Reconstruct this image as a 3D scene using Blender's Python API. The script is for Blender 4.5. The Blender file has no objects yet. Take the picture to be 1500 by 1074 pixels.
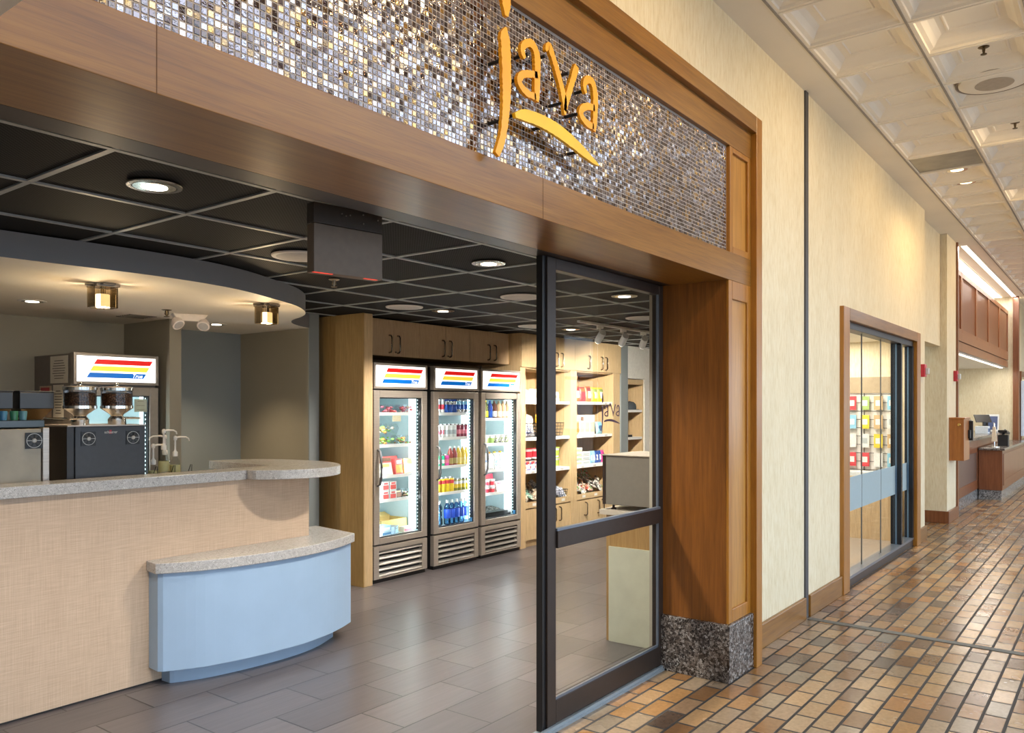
import bpy, math, random
from mathutils import Vector
random.seed(7)
S = bpy.context.scene
C = S.collection
R = math.radians

# ------------------------------------------------------------------ camera, world, exposure, daylight
EXPO = 0.03
cam_d = bpy.data.cameras.new('camera'); cam = bpy.data.objects.new('camera', cam_d); C.objects.link(cam)
cam_d.sensor_width = 36.0; cam_d.lens = 1184.0 / 1500.0 * 36.0; cam_d.shift_y = 0.04
cam_d.clip_start = 0.05; cam_d.clip_end = 200
cam.location = (0, 0, 1.6); cam.rotation_euler = (R(90), 0, R(37.117 - 90))
S.camera = cam
S.view_settings.view_transform = 'Standard'; S.view_settings.look = 'None'
S.view_settings.exposure = EXPO; S.view_settings.gamma = 1.0
S.view_settings.use_curve_mapping = False
W = bpy.data.worlds.new('daylight'); S.world = W; W.use_nodes = True
W.node_tree.nodes['Background'].inputs[0].default_value = (0.68, 0.83, 1.0, 1)
W.node_tree.nodes['Background'].inputs[1].default_value = 4.7

def area(name, loc, rot, sx, sy, power, col=(1, 1, 1), portal=False, spread=180):
    d = bpy.data.lights.new(name, 'AREA'); d.shape = 'RECTANGLE'; d.size = sx; d.size_y = sy
    d.energy = power; d.color = col; d.spread = R(spread)
    if portal: d.cycles.is_portal = True
    o = bpy.data.objects.new(name, d); C.objects.link(o); o.location = loc; o.rotation_euler = rot
    return o
def spot(name, loc, target, power, col=(1, .82, .62), ang=80, blend=.6, rad=.05):
    d = bpy.data.lights.new(name, 'SPOT'); d.energy = power; d.color = col; d.spot_size = R(ang); d.spot_blend = blend
    d.shadow_soft_size = rad
    o = bpy.data.objects.new(name, d); C.objects.link(o); o.location = loc
    o.rotation_euler = (Vector(target) - Vector(loc)).to_track_quat('-Z', 'Y').to_euler()
    return o
def point(name, loc, power, col=(1, .8, .55), rad=.03):
    d = bpy.data.lights.new(name, 'POINT'); d.energy = power; d.color = col; d.shadow_soft_size = rad
    o = bpy.data.objects.new(name, d); C.objects.link(o); o.location = loc
    return o
WARM = (1, .84, .62); SOFT = (1, .92, .80); COOL = (.86, .95, 1)
# window bays of the corridor's far side: portals guide the sky light
WIN = [(-2.6 + 2.9 * i, -2.6 + 2.9 * i + 2.5) for i in range(9)]
WY = -3.3
for a, b in WIN:
    area('window_portal', ((a + b) / 2, WY - .06, 1.7), (R(90), 0, 0), b - a, 2.5, 1, portal=True)
SKY_X = [(1.24, 7.34), (14.66, 21.98)]; SKY_Y = (-.14, -2.58)   # roof light along the corridor
for a, b in SKY_X: area('roof_portal', ((a + b) / 2, (SKY_Y[0] + SKY_Y[1]) / 2, 4.25), (0, 0, 0), b - a, 2.44, 1, portal=True)
# black mesh ceiling cans in the shop (x, y)
CANS = [(1.62, 2.92), (3.66, 2.94), (5.22, 4.70), (5.35, 2.99), (7.28, 4.72)]
for x, y in CANS: spot('can_light', (x, y, 2.42), (x, y, 0), 260, SOFT, 130, .7, .07)
# corridor downlights close to the wall
CORR = [(9.42, 1.37), (10.0, 1.37), (14.9, .76), (17.4, .76)]
for x, y in CORR: spot('corridor_light', (x, y, 3.98), (x, y + .02, 0), 30, (1, .70, .35), 150, 1.0, .10)
for i in range(9): spot('corridor_light', (.93 + 2.44 * i, .165, 3.98), (.93 + 2.44 * i, 1.93, 3.0), 95, (1, .70, .34), 110, 1.0, .12)  # unseen row without fixtures, added to warm the upper wall
for tx, ty, gx in ((6.85, 4.15, 7.9), (7.55, 4.17, 8.8), (7.9, 4.17, 9.9)):
    spot('track_light', (tx, ty + .1, 2.24), (gx, 5.6, 1.15), 180, (1, .93, .82), 80, .6, .03)
area('cove_tube', (17.2, 1.86, 3.97), (0, 0, 0), 7.4, .07, 45, (1, .94, .86))
area('cove_tube', (17.0, 2.2, 3.93), (0, 0, 0), 6.6, .2, 35, (1, .94, .86))
area('valance_tube', (17.0, 2.12, 2.43), (0, 0, 0), 6.4, .1, 40, (1, .92, .8))

# ------------------------------------------------------------------ node materials
MATS = {}
def base(name):
    m = bpy.data.materials.new(name); m.use_nodes = True; MATS[name] = m
    nt = m.node_tree; b = nt.nodes['Principled BSDF']
    return m, nt, b
def setp(b, **k):
    for n, v in k.items():
        n = n.replace('_', ' ')
        if n in b.inputs: b.inputs[n].default_value = v
def c4(c): return (c[0], c[1], c[2], 1)
def N(nt, t, **k):
    n = nt.nodes.new(t)
    for a, v in k.items(): setattr(n, a, v)
    return n
def coords(nt, scale=(1, 1, 1), loc=(0, 0, 0), rot=(0, 0, 0)):
    tc = N(nt, 'ShaderNodeTexCoord'); mp = N(nt, 'ShaderNodeMapping')
    mp.inputs['Scale'].default_value = scale; mp.inputs['Location'].default_value = loc; mp.inputs['Rotation'].default_value = rot
    nt.links.new(tc.outputs['Object'], mp.inputs['Vector']); return mp.outputs['Vector']
def noise(nt, vec, scale, detail=3, rough=.55):
    n = N(nt, 'ShaderNodeTexNoise'); n.inputs['Scale'].default_value = scale; n.inputs['Detail'].default_value = detail
    n.inputs['Roughness'].default_value = rough
    nt.links.new(vec, n.inputs['Vector']); return n.outputs['Fac']
def ramp(nt, fac, stops, const=False):
    r = N(nt, 'ShaderNodeValToRGB'); e = r.color_ramp.elements
    if const: r.color_ramp.interpolation = 'CONSTANT'
    while len(e) < len(stops): e.new(.5)
    for q, (p, c) in zip(e, stops): q.position = p; q.color = c4(c)
    nt.links.new(fac, r.inputs['Fac']); return r.outputs['Color']
def bump(nt, b, h, strength=.2, dist=.002):
    n = N(nt, 'ShaderNodeBump'); n.inputs['Strength'].default_value = strength; n.inputs['Distance'].default_value = dist
    nt.links.new(h, n.inputs['Height']); nt.links.new(n.outputs['Normal'], b.inputs['Normal'])
def mixc(nt, fac, a, b_, mode='MIX'):
    n = N(nt, 'ShaderNodeMix', data_type='RGBA', blend_type=mode)
    if isinstance(fac, float): n.inputs[0].default_value = fac
    else: nt.links.new(fac, n.inputs[0])
    for i, q in ((6, a), (7, b_)):
        if isinstance(q, tuple): n.inputs[i].default_value = c4(q)
        else: nt.links.new(q, n.inputs[i])
    return n.outputs[2]

def plain(name, col, rough=.5, metal=0., mottled=.06, scale=30, **k):
    """single colour with a faint procedural mottling"""
    if name in MATS: return MATS[name]
    m, nt, b = base(name); setp(b, Roughness=rough, Metallic=metal, **k)
    f = noise(nt, coords(nt), scale)
    lo = tuple(x * (1 - mottled) for x in col); hi = tuple(min(1, x * (1 + mottled)) for x in col)
    nt.links.new(ramp(nt, f, [(.3, lo), (.7, hi)]), b.inputs['Base Color'])
    return m
def wood(name, c1, c2, axis='z', rough=.35, fine=1., coat=.15, bmp=.08):
    m, nt, b = base(name); setp(b, Roughness=rough, Coat_Weight=coat, Coat_Roughness=.2)
    s = {'x': (.9, 16, 16), 'y': (16, .9, 16), 'z': (16, 16, .9)}[axis]
    s = tuple(q * fine for q in s)
    v = coords(nt, s)
    f = noise(nt, v, 2.2, 5, .6)
    s2 = tuple(q * 7 if q > 2 else q * 3 for q in s)
    g = noise(nt, coords(nt, s2), 2.5, 2, .5)
    col = ramp(nt, f, [(.28, c1), (.72, c2)])
    dark = ramp(nt, g, [(.35, (.72, .72, .72)), (.55, (1, 1, 1))])
    nt.links.new(mixc(nt, .7, col, dark, 'MULTIPLY'), b.inputs['Base Color'])
    bump(nt, b, g, bmp, .001)
    return m
def emit(name, col, strength):
    m, nt, b = base(name); setp(b, Roughness=.4)
    b.inputs['Base Color'].default_value = c4(col); b.inputs['Emission Color'].default_value = c4(col)
    b.inputs['Emission Strength'].default_value = strength
    return m
def clear(name, tint=(.97, .99, .98), refl=1.0, rough=.0, ior=1.45):
    m = bpy.data.materials.new(name); m.use_nodes = True; MATS[name] = m; nt = m.node_tree
    for n in list(nt.nodes): nt.nodes.remove(n)
    out = N(nt, 'ShaderNodeOutputMaterial'); mx = N(nt, 'ShaderNodeMixShader')
    t = N(nt, 'ShaderNodeBsdfTransparent'); g = N(nt, 'ShaderNodeBsdfGlossy'); fr = N(nt, 'ShaderNodeFresnel')
    t.inputs[0].default_value = c4(tint); g.inputs['Roughness'].default_value = rough; fr.inputs['IOR'].default_value = ior
    mu = N(nt, 'ShaderNodeMath', operation='MULTIPLY'); mu.inputs[1].default_value = refl
    nt.links.new(fr.outputs[0], mu.inputs[0]); nt.links.new(mu.outputs[0], mx.inputs[0])
    nt.links.new(t.outputs[0], mx.inputs[1]); nt.links.new(g.outputs[0], mx.inputs[2]); nt.links.new(mx.outputs[0], out.inputs[0])
    return m

def mk_brick(name, w, h, mortar, loc, stops, mcol, rough, wob=.35, grain=None, bstr=.6, rvar=None):
    m, nt, b = base(name); setp(b, Roughness=rough, Specular_IOR_Level=.6)
    v = coords(nt, (1, 1, 1), loc)
    t = N(nt, 'ShaderNodeTexBrick', offset=.5, offset_frequency=2, squash=1.0)
    t.inputs['Scale'].default_value = 1; t.inputs['Mortar Size'].default_value = mortar; t.inputs['Mortar Smooth'].default_value = .15
    t.inputs['Bias'].default_value = 0; t.inputs['Brick Width'].default_value = w; t.inputs['Row Height'].default_value = h
    t.inputs['Color1'].default_value = (0, 0, 0, 1); t.inputs['Color2'].default_value = (1, 1, 1, 1)
    nt.links.new(v, t.inputs['Vector'])
    col = ramp(nt, t.outputs['Color'], stops)
    sc = grain or (30, 30, 30)
    g = noise(nt, coords(nt, sc), 1.0, 5, .65)
    col = mixc(nt, wob, col, ramp(nt, g, [(.25, (.35, .35, .35)), (.75, (1.0, 1.0, 1.0))]), 'MULTIPLY')
    col = mixc(nt, t.outputs['Fac'], col, mcol)
    nt.links.new(col, b.inputs['Base Color'])
    if rvar:
        big = noise(nt, coords(nt), 3.0, 3)
        rr = ramp(nt, big, [(.3, (rvar[0],) * 3), (.7, (rvar[1],) * 3)])
        rr = mixc(nt, t.outputs['Fac'], rr, (.7, .7, .7))
        nt.links.new(rr, b.inputs['Roughness'])
    inv = N(nt, 'ShaderNodeMath', operation='MULTIPLY_ADD'); inv.inputs[1].default_value = -1; inv.inputs[2].default_value = 1
    nt.links.new(t.outputs['Fac'], inv.inputs[0])
    sm = N(nt, 'ShaderNodeMath', operation='MULTIPLY_ADD'); sm.inputs[1].default_value = .04
    nt.links.new(g, sm.inputs[0]); nt.links.new(inv.outputs[0], sm.inputs[2])
    bump(nt, b, sm.outputs[0], bstr, .0025)
    return m

# interior wood-look tile, brick paver corridor
M_tile = mk_brick('wood_look_tile', .612, .3137, .0042, (.306 - .142, -.0425, 0),
    [(0, (.092, .080, .084)), (.5, (.118, .102, .107)), (1, (.145, .127, .131))], (.014, .012, .012), .3, .5, (2.2, 45, 8), .3)
M_brick = mk_brick('brick_paver', .2375, .1118, .0080, (.02, -.025, 0),
    [(0, (.12, .075, .05)), (.15, (.29, .135, .045)), (.35, (.46, .25, .095)), (.5, (.26, .205, .145)), (.65, (.50, .285, .12)), (.8, (.34, .25, .165)), (.92, (.40, .18, .055)), (1, (.155, .095, .062))],
    (.030, .024, .020), .25, .45, (40, 40, 40), .3, (.17, .30))

M_oak = wood('oak_board', (.20, .078, .008), (.315, .14, .019), 'x')
M_oakv = wood('oak_upright', (.31, .115, .010), (.44, .185, .024), 'z')
M_oakp = wood('oak_panel', (.38, .16, .022), (.54, .26, .05), 'z')
M_column = wood('oak_jamb', (.18, .058, .007), (.29, .10, .014), 'z', .4)
M_maple = wood('maple_laminate', (.58, .40, .21), (.70, .51, .29), 'z', .4, 1.6, .05, .03)
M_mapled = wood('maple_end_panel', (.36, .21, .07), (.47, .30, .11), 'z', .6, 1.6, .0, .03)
M_cherry = wood('cherry_wood', (.17, .055, .02), (.27, .10, .04), 'z', .3)
M_cherryo = wood('cherry_orange', (.36, .12, .025), (.48, .18, .04), 'z', .3)

def mk_wallpaper():
    m, nt, b = base('wallpaper'); setp(b, Roughness=.75)
    a = noise(nt, coords(nt, (60, 60, 9)), 1.0, 4, .7)
    d = noise(nt, coords(nt, (5, 5, 1.5)), 1.0, 3)
    col = ramp(nt, a, [(.3, (.68, .57, .36)), (.5, (.78, .68, .48)), (.75, (.84, .77, .60))])
    col = mixc(nt, .35, col, ramp(nt, d, [(.3, (.82, .80, .74)), (.7, (1, 1, 1))]), 'MULTIPLY')
    nt.links.new(col, b.inputs['Base Color']); bump(nt, b, a, .15, .001); return m
M_wallp = mk_wallpaper()
def mk_granite(name, cols, scale, rough=.18):
    m, nt, b = base(name); setp(b, Roughness=rough)
    v = N(nt, 'ShaderNodeTexVoronoi'); v.inputs['Scale'].default_value = scale
    nz = N(nt, 'ShaderNodeTexNoise'); nz.inputs['Scale'].default_value = scale * .8
    cv = coords(nt); nt.links.new(cv, nz.inputs['Vector'])
    nt.links.new(mixc(nt, .04, cv, nz.outputs['Color']), v.inputs['Vector'])
    sep = N(nt, 'ShaderNodeSeparateColor'); nt.links.new(v.outputs['Color'], sep.inputs[0])
    nt.links.new(ramp(nt, sep.outputs[0], cols), b.inputs['Base Color']); return m
M_granite = mk_granite('dark_granite', [(0, (.015, .012, .01)), (.35, (.05, .04, .035)), (.6, (.13, .105, .09)), (.85, (.24, .21, .19)), (1, (.4, .38, .36))], 90)
M_quartz = mk_granite('speckled_quartz', [(0, (.10, .095, .09)), (.10, (.36, .34, .325)), (.5, (.47, .45, .43)), (.9, (.56, .54, .52)), (1, (.75, .74, .72))], 200, .22)
M_granitel = mk_granite('grey_granite', [(0, (.04, .04, .04)), (.5, (.22, .22, .22)), (1, (.42, .42, .42))], 70)

def mk_weave():
    m, nt, b = base('woven_wood_laminate'); setp(b, Roughness=.5)
    a = noise(nt, coords(nt, (8, 8, 220)), 1.0, 2); d = noise(nt, coords(nt, (220, 220, 5)), 1.0, 2)
    e = noise(nt, coords(nt, (14, 14, 2)), 1.0, 3)
    add = N(nt, 'ShaderNodeMath', operation='ADD'); nt.links.new(a, add.inputs[0]); nt.links.new(d, add.inputs[1])
    hf = N(nt, 'ShaderNodeMath', operation='MULTIPLY'); hf.inputs[1].default_value = .5; nt.links.new(add.outputs[0], hf.inputs[0])
    col = ramp(nt, hf.outputs[0], [(.35, (.50, .36, .25)), (.65, (.64, .48, .35))])
    col = mixc(nt, .4, col, ramp(nt, e, [(.3, (.86, .84, .82)), (.7, (1, 1, 1))]), 'MULTIPLY')
    nt.links.new(col, b.inputs['Base Color']); return m
M_weave = mk_weave()
def mk_mesh_ceiling():
    m, nt, b = base('black_perforated_metal'); setp(b, Roughness=.75, Metallic=.0, Specular_IOR_Level=.12)
    w = coords(nt, (2 * math.pi / .012,) * 3, rot=(0, 0, R(45)))
    sep = N(nt, 'ShaderNodeSeparateXYZ'); nt.links.new(w, sep.inputs[0])
    s1 = N(nt, 'ShaderNodeMath', operation='SINE'); s2 = N(nt, 'ShaderNodeMath', operation='SINE')
    nt.links.new(sep.outputs[0], s1.inputs[0]); nt.links.new(sep.outputs[1], s2.inputs[0])
    ad = N(nt, 'ShaderNodeMath', operation='ADD'); nt.links.new(s1.outputs[0], ad.inputs[0]); nt.links.new(s2.outputs[0], ad.inputs[1])
    nt.links.new(ramp(nt, ad.outputs[0], [(.0, (.026, .025, .024)), (.25, (.004, .004, .004))]), b.inputs['Base Color'])
    return m
M_meshc = mk_mesh_ceiling()
def mk_mosaic():
    m, nt, b = base('iridescent_glass_mosaic'); setp(b, Roughness=.05, Metallic=.8, Specular_IOR_Level=.8, Coat_Weight=1.0, Coat_Roughness=.03)
    P_ = .0195
    v = coords(nt, (1 / P_, 1 / P_, 1 / P_))
    sp = N(nt, 'ShaderNodeSeparateXYZ'); nt.links.new(v, sp.inputs[0])
    fx = N(nt, 'ShaderNodeMath', operation='FLOOR'); fz = N(nt, 'ShaderNodeMath', operation='FLOOR')
    nt.links.new(sp.outputs[0], fx.inputs[0]); nt.links.new(sp.outputs[2], fz.inputs[0])
    cb = N(nt, 'ShaderNodeCombineXYZ'); nt.links.new(fx.outputs[0], cb.inputs[0]); nt.links.new(fz.outputs[0], cb.inputs[2])
    wn = N(nt, 'ShaderNodeTexWhiteNoise', noise_dimensions='3D'); nt.links.new(cb.outputs[0], wn.inputs['Vector'])
    col = ramp(nt, wn.outputs['Value'], [(0, (.04, .02, .016)), (.22, (.09, .06, .05)), (.42, (.24, .21, .23)), (.60, (.12, .09, .085)), (.76, (.38, .38, .44)), (.90, (.50, .30, .08)), (1, (.16, .09, .04))])
    sw = noise(nt, coords(nt), 190, 2, .5)
    nt.links.new(mixc(nt, .35, col, ramp(nt, sw, [(.3, (.2, .16, .2)), (.5, (.9, .9, 1.0)), (.7, (1, .85, .55))]), 'OVERLAY'), b.inputs['Base Color'])
    if 'Thin Film Thickness' in b.inputs:
        tf = N(nt, 'ShaderNodeMath', operation='MULTIPLY_ADD'); tf.inputs[1].default_value = 700; tf.inputs[2].default_value = 120
        nt.links.new(sw, tf.inputs[0]); nt.links.new(tf.outputs[0], b.inputs['Thin Film Thickness'])
        b.inputs['Thin Film IOR'].default_value = 1.5
    bump(nt, b, noise(nt, coords(nt), 110, 1, .4), .22, .003)
    return m
M_mosaic = mk_mosaic()

M_grout = plain('mosaic_grout', (.40, .35, .31), .8)
M_white = plain('white_paint', (.80, .77, .72), .6)
M_cream = plain('cream_ceiling_paint', (.82, .76, .66), .7, mottled=.03, scale=2)
M_tilec = plain('coffered_ceiling_tile', (.88, .81, .70), .6, mottled=.03, scale=3)
M_shopw = plain('warm_lit_wall_paint', (.29, .265, .21), .7, mottled=.03, scale=2)  # nook wall paint with the warmer light put into its colour
M_blueg = plain('blue_grey_wall_paint', (.225, .25, .26), .7, mottled=.03, scale=2)  # cooler-lit copy of the nook paint; also the pier's own blue-grey
M_soff = plain('slate_blue_fascia', (.215, .215, .225), .6, mottled=.03, scale=2)
M_bluel = plain('pale_blue_laminate', (.34, .47, .64), .45, mottled=.03, scale=4)
M_dkbr = plain('dark_bronze_metal', (.045, .033, .028), .4, .4)
M_black = plain('black_plastic', (.012, .012, .013), .4)
M_blackm = plain('black_metal', (.02, .02, .022), .35, .5)
M_grid = plain('grey_ceiling_grid', (.35, .37, .37), .5, .2)
M_chrome = plain('chrome', (.75, .74, .72), .12, 1.)
M_nickel = plain('dark_nickel', (.30, .27, .24), .25, 1.)
def mk_steel():
    m, nt, b = base('brushed_steel'); setp(b, Roughness=.36, Metallic=.55)
    f = noise(nt, coords(nt, (3, 3, 160)), 1.0, 3)
    nt.links.new(ramp(nt, f, [(.3, (.46, .40, .35)), (.7, (.58, .52, .46))]), b.inputs['Base Color']); return m
M_steel = mk_steel()
M_glass = clear('clear_glass', (.95, .98, .97), .5)
M_glassd = clear('door_glass', (.95, .97, .96), .4)
M_plasticc = clear('clear_plastic', (.95, .97, .98), .2, .08)
M_amber = clear('smoked_amber_glass', (.74, .66, .52), .8, .05)
M_smoke = clear('smoked_plastic', (.72, .72, .74), .7, .05)
M_liner = plain('cooler_liner', (.60, .74, .76), .5, mottled=.02)
M_shelfw = plain('white_shelf', (.86, .85, .82), .4, mottled=.02)
M_lit = emit('lit_sign_white', (1, 1, 1), 1.25)
M_sred = emit('lit_red_stripe', (.55, .008, .006), 1.0)
M_syel = emit('lit_yellow_stripe', (.95, .62, .06), 1.0)
M_sblu = emit('lit_blue_stripe', (.0, .11, .42), 1.0)
M_led = emit('cooler_led', (.85, .97, 1), 2.5)
M_lamp = emit('lamp_glow', (1, .93, .80), 5.0)
M_lampw = emit('warm_lamp_glow', (1, .82, .55), 1.8)
M_tube = emit('strip_light_glow', (1, .93, .82), 2.2)
M_redled = emit('red_glow', (1, .06, .03), .8)
M_spk = plain('speaker_white', (.70, .65, .60), .6, mottled=.03)
M_red = plain('alarm_red', (.50, .03, .05), .4)
M_paper = plain('notice_paper', (.80, .74, .64), .8, mottled=.02)
M_ink = plain('printed_ink', (.10, .08, .07), .8)
M_frost = plain('frosted_film', (.33, .43, .47), .6, mottled=.02)

# ------------------------------------------------------------------ mesh helpers
class MB:
    def __init__(s): s.v = []; s.f = []; s.m = []
    def face(s, pts, mi=0):
        n = len(s.v); s.v += [tuple(p) for p in pts]; s.f.append(tuple(range(n, n + len(pts)))); s.m.append(mi)
    def box(s, x0, x1, y0, y1, z0, z1, mi=0):
        n = len(s.v)
        s.v += [(x0, y0, z0), (x1, y0, z0), (x1, y1, z0), (x0, y1, z0), (x0, y0, z1), (x1, y0, z1), (x1, y1, z1), (x0, y1, z1)]
        for q in ((0, 3, 2, 1), (4, 5, 6, 7), (0, 1, 5, 4), (1, 2, 6, 5), (2, 3, 7, 6), (3, 0, 4, 7)):
            s.f.append(tuple(n + i for i in q)); s.m.append(mi)
        return s
    def hexa(s, b, t, mi=0):
        n = len(s.v); s.v += [tuple(p) for p in b] + [tuple(p) for p in t]
        for q in ((0, 3, 2, 1), (4, 5, 6, 7), (0, 1, 5, 4), (1, 2, 6, 5), (2, 3, 7, 6), (3, 0, 4, 7)):
            s.f.append(tuple(n + i for i in q)); s.m.append(mi)
        return s
    def frame(s, x0, x1, z0, z1, w, y0, y1, mi=0, wt=None, wb=None):
        wt = w if wt is None else wt; wb = w if wb is None else wb
        s.box(x0, x0 + w, y0, y1, z0, z1, mi); s.box(x1 - w, x1, y0, y1, z0, z1, mi)
        s.box(x0 + w, x1 - w, y0, y1, z1 - wt, z1, mi); s.box(x0 + w, x1 - w, y0, y1, z0, z0 + wb, mi); return s
    def prism(s, poly, z0, z1, side=0, top=None, bot=None):
        n = len(poly); b = len(s.v)
        s.v += [(x, y, z0) for x, y in poly] + [(x, y, z1) for x, y in poly]
        s.f.append(tuple(b + n + i for i in range(n))); s.m.append(side if top is None else top)
        s.f.append(tuple(b + n - 1 - i for i in range(n))); s.m.append(side if bot is None else bot)
        for i in range(n):
            j = (i + 1) % n; s.f.append((b + i, b + j, b + n + j, b + n + i)); s.m.append(side)
        return s
    def lathe(s, prof, n=16, c=(0, 0, 0), mi=0, axis='z'):
        """prof: (r, h[, material of the band that starts here])"""
        b = len(s.v)
        for p in prof:
            for k in range(n):
                a = 2 * math.pi * k / n; x, y, z = p[0] * math.cos(a), p[0] * math.sin(a), p[1]
                if axis == 'y': x, y, z = x, -z, y
                elif axis == 'x': x, y, z = z, x, y
                s.v.append((c[0] + x, c[1] + y, c[2] + z))
        for i in range(len(prof) - 1):
            q = prof[i][2] if len(prof[i]) > 2 else mi
            for k in range(n):
                j = (k + 1) % n
                s.f.append((b + i * n + k, b + i * n + j, b + (i + 1) * n + j, b + (i + 1) * n + k)); s.m.append(q)
        s.f.append(tuple(b + n - 1 - k for k in range(n))); s.m.append(prof[0][2] if len(prof[0]) > 2 else mi)
        t = b + (len(prof) - 1) * n
        s.f.append(tuple(t + k for k in range(n))); s.m.append(prof[-1][2] if len(prof[-1]) > 2 else mi)
        return s
    def path(s, pts, r, n=6, mi=0):
        pts = [Vector(p) for p in pts]; b = len(s.v); up = Vector((0, 0, 1))
        for i, p in enumerate(pts):
            d = (pts[min(i + 1, len(pts) - 1)] - pts[max(i - 1, 0)]).normalized()
            u = d.cross(up)
            if u.length < 1e-3: u = d.cross(Vector((1, 0, 0)))
            u.normalize(); w = u.cross(d)
            rr = r[i] if isinstance(r, (list, tuple)) else r
            for k in range(n):
                a = 2 * math.pi * k / n; s.v.append(tuple(p + u * (rr * math.cos(a)) + w * (rr * math.sin(a))))
        for i in range(len(pts) - 1):
            for k in range(n):
                j = (k + 1) % n; s.f.append((b + i * n + k, b + i * n + j, b + (i + 1) * n + j, b + (i + 1) * n + k)); s.m.append(mi)
        s.f.append(tuple(b + n - 1 - k for k in range(n))); s.m.append(mi)
        t = b + (len(pts) - 1) * n; s.f.append(tuple(t + k for k in range(n))); s.m.append(mi)
        return s
    def move(s, dx=0, dy=0, dz=0): s.v = [(x + dx, y + dy, z + dz) for x, y, z in s.v]; return s
    def mesh(s, name, mats, smooth=None):
        me = bpy.data.meshes.new(name); me.from_pydata(s.v, [], s.f); me.update()
        for m in (mats if isinstance(mats, (list, tuple)) else [mats]): me.materials.append(m)
        for p, q in zip(me.polygons, s.m): p.material_index = q
        if smooth:
            for p in me.polygons: p.use_smooth = True
            me.set_sharp_from_angle(angle=R(smooth))
        return me
def link(name, me, parent=None):
    o = bpy.data.objects.new(name, me); C.objects.link(o)
    if parent: o.parent = parent
    return o
def part(name, mb, mats, parent, bevel=0, smooth=None, label=None):
    o = link(name, mb.mesh(name, mats, smooth), parent)
    if bevel: bev(o, bevel)
    if label: o['label'] = label
    return o
def bev(o, w, seg=2):
    b = o.modifiers.new('bevel', 'BEVEL'); b.width = w; b.segments = seg; b.limit_method = 'ANGLE'; b.angle_limit = R(35)
def struct(name, mb, mats, parent=None, bevel=0, smooth=None):
    o = part(name, mb, mats, parent, bevel, smooth)
    if not parent: o['kind'] = 'structure'
    return o
def thing(name, label, cat, loc=(0, 0, 0), rz=0, group=None):
    o = bpy.data.objects.new(name, None); C.objects.link(o); o.location = loc; o.rotation_euler = (0, 0, rz); o.empty_display_size = .1
    return tag(o, label, cat, group)
def tag(o, label, cat, group=None):
    o['label'] = label; o['category'] = cat
    if group: o['group'] = group
    return o
def single(name, mb, mats, label, cat, loc=(0, 0, 0), rz=0, group=None, bevel=0, smooth=None):
    o = part(name, mb, mats, None, bevel, smooth); o.location = loc; o.rotation_euler = (0, 0, rz)
    return tag(o, label, cat, group)
def dup(root, loc, rz=None, label=None, group=None):
    r = root.copy(); C.objects.link(r); r.location = loc
    if rz is not None: r.rotation_euler = (0, 0, rz)
    if label: r['label'] = label
    if group: r['group'] = group
    for ch in list(root.children):
        c = ch.copy(); C.objects.link(c); c.parent = r
        for g in list(ch.children):
            d = g.copy(); C.objects.link(d); d.parent = c
    return r
def text(name, s, size, parent, loc, rot, mat, ext=.0008, shear=0, align='CENTER'):
    cu = bpy.data.curves.new(name, 'FONT'); cu.body = s; cu.size = size; cu.extrude = ext; cu.shear = shear
    cu.align_x = align; cu.align_y = 'CENTER'
    tmp = bpy.data.objects.new(name, cu); C.objects.link(tmp)
    dg = bpy.context.evaluated_depsgraph_get(); me = bpy.data.meshes.new_from_object(tmp.evaluated_get(dg))
    bpy.data.objects.remove(tmp); me.materials.clear(); me.materials.append(mat); me.name = name
    o = link(name, me, parent); o.location = loc; o.rotation_euler = rot
    return o
def catmull(pts, n=8):
    out = []
    for i in range(len(pts) - 1):
        p0, p1, p2, p3 = pts[max(i - 1, 0)], pts[i], pts[i + 1], pts[min(i + 2, len(pts) - 1)]
        for k in range(n):
            t = k / n
            out.append(tuple(.5 * (2 * b + (c - a) * t + (2 * a - 5 * b + 4 * c - d) * t * t + (3 * b - a - 3 * c + d) * t ** 3) for a, b, c, d in zip(p0, p1, p2, p3)))
    out.append(pts[-1]); return out

# ------------------------------------------------------------------ the setting
f = MB(); f.face([(-3, 2.28, 0), (6.98, 2.28, 0), (6.98, 3.4, 0), (10.7, 3.4, 0), (10.7, 7, 0), (-3, 7, 0)]); struct('floor', f, M_tile)
f = MB(); f.face([(-3, WY, 0), (24, WY, 0), (24, 2.28, 0), (-3, 2.28, 0)])
f.face([(10.8, 2.28, 0), (24, 2.28, 0), (24, 4.5, 0), (10.8, 4.5, 0)]); struct('floor', f, M_brick)
M_carpet = plain('shop_floor_tile', (.36, .30, .25), .35)
f = MB(); f.box(7.0, 10.8, 2.05, 3.4, -.02, .002); struct('floor', f, M_carpet)
f = MB()   # expansion joint strip across the bricks
f.hexa([(6.20, 1.9, 0), (6.27, 1.9, 0), (6.02, -3.2, 0), (5.95, -3.2, 0)], [(6.20, 1.9, .004), (6.27, 1.9, .004), (6.02, -3.2, .004), (5.95, -3.2, .004)])
struct('trim_floor_joint', f, plain('joint_strip', (.13, .125, .11), .6))

# shop ceiling: black perforated panels in a grey grid
gx = [1.313 + .633 * k for k in range(-7, 15)]; gy = [2.618 + .63 * k for k in range(0, 8)]
cm = MB(); cm.box(-3, 10.7, 2.2, 7, 2.445, 2.49); ceil_shop = struct('ceiling', cm, M_meshc)
gm = MB()
for x in gx: gm.box(x - .012, x + .012, 2.21, 6.1, 2.438, 2.446)
for y in gy: gm.box(-3, 10.6, y - .012, y + .012, 2.437, 2.446)
part('ceiling_grid', gm, M_grid, ceil_shop)

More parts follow.
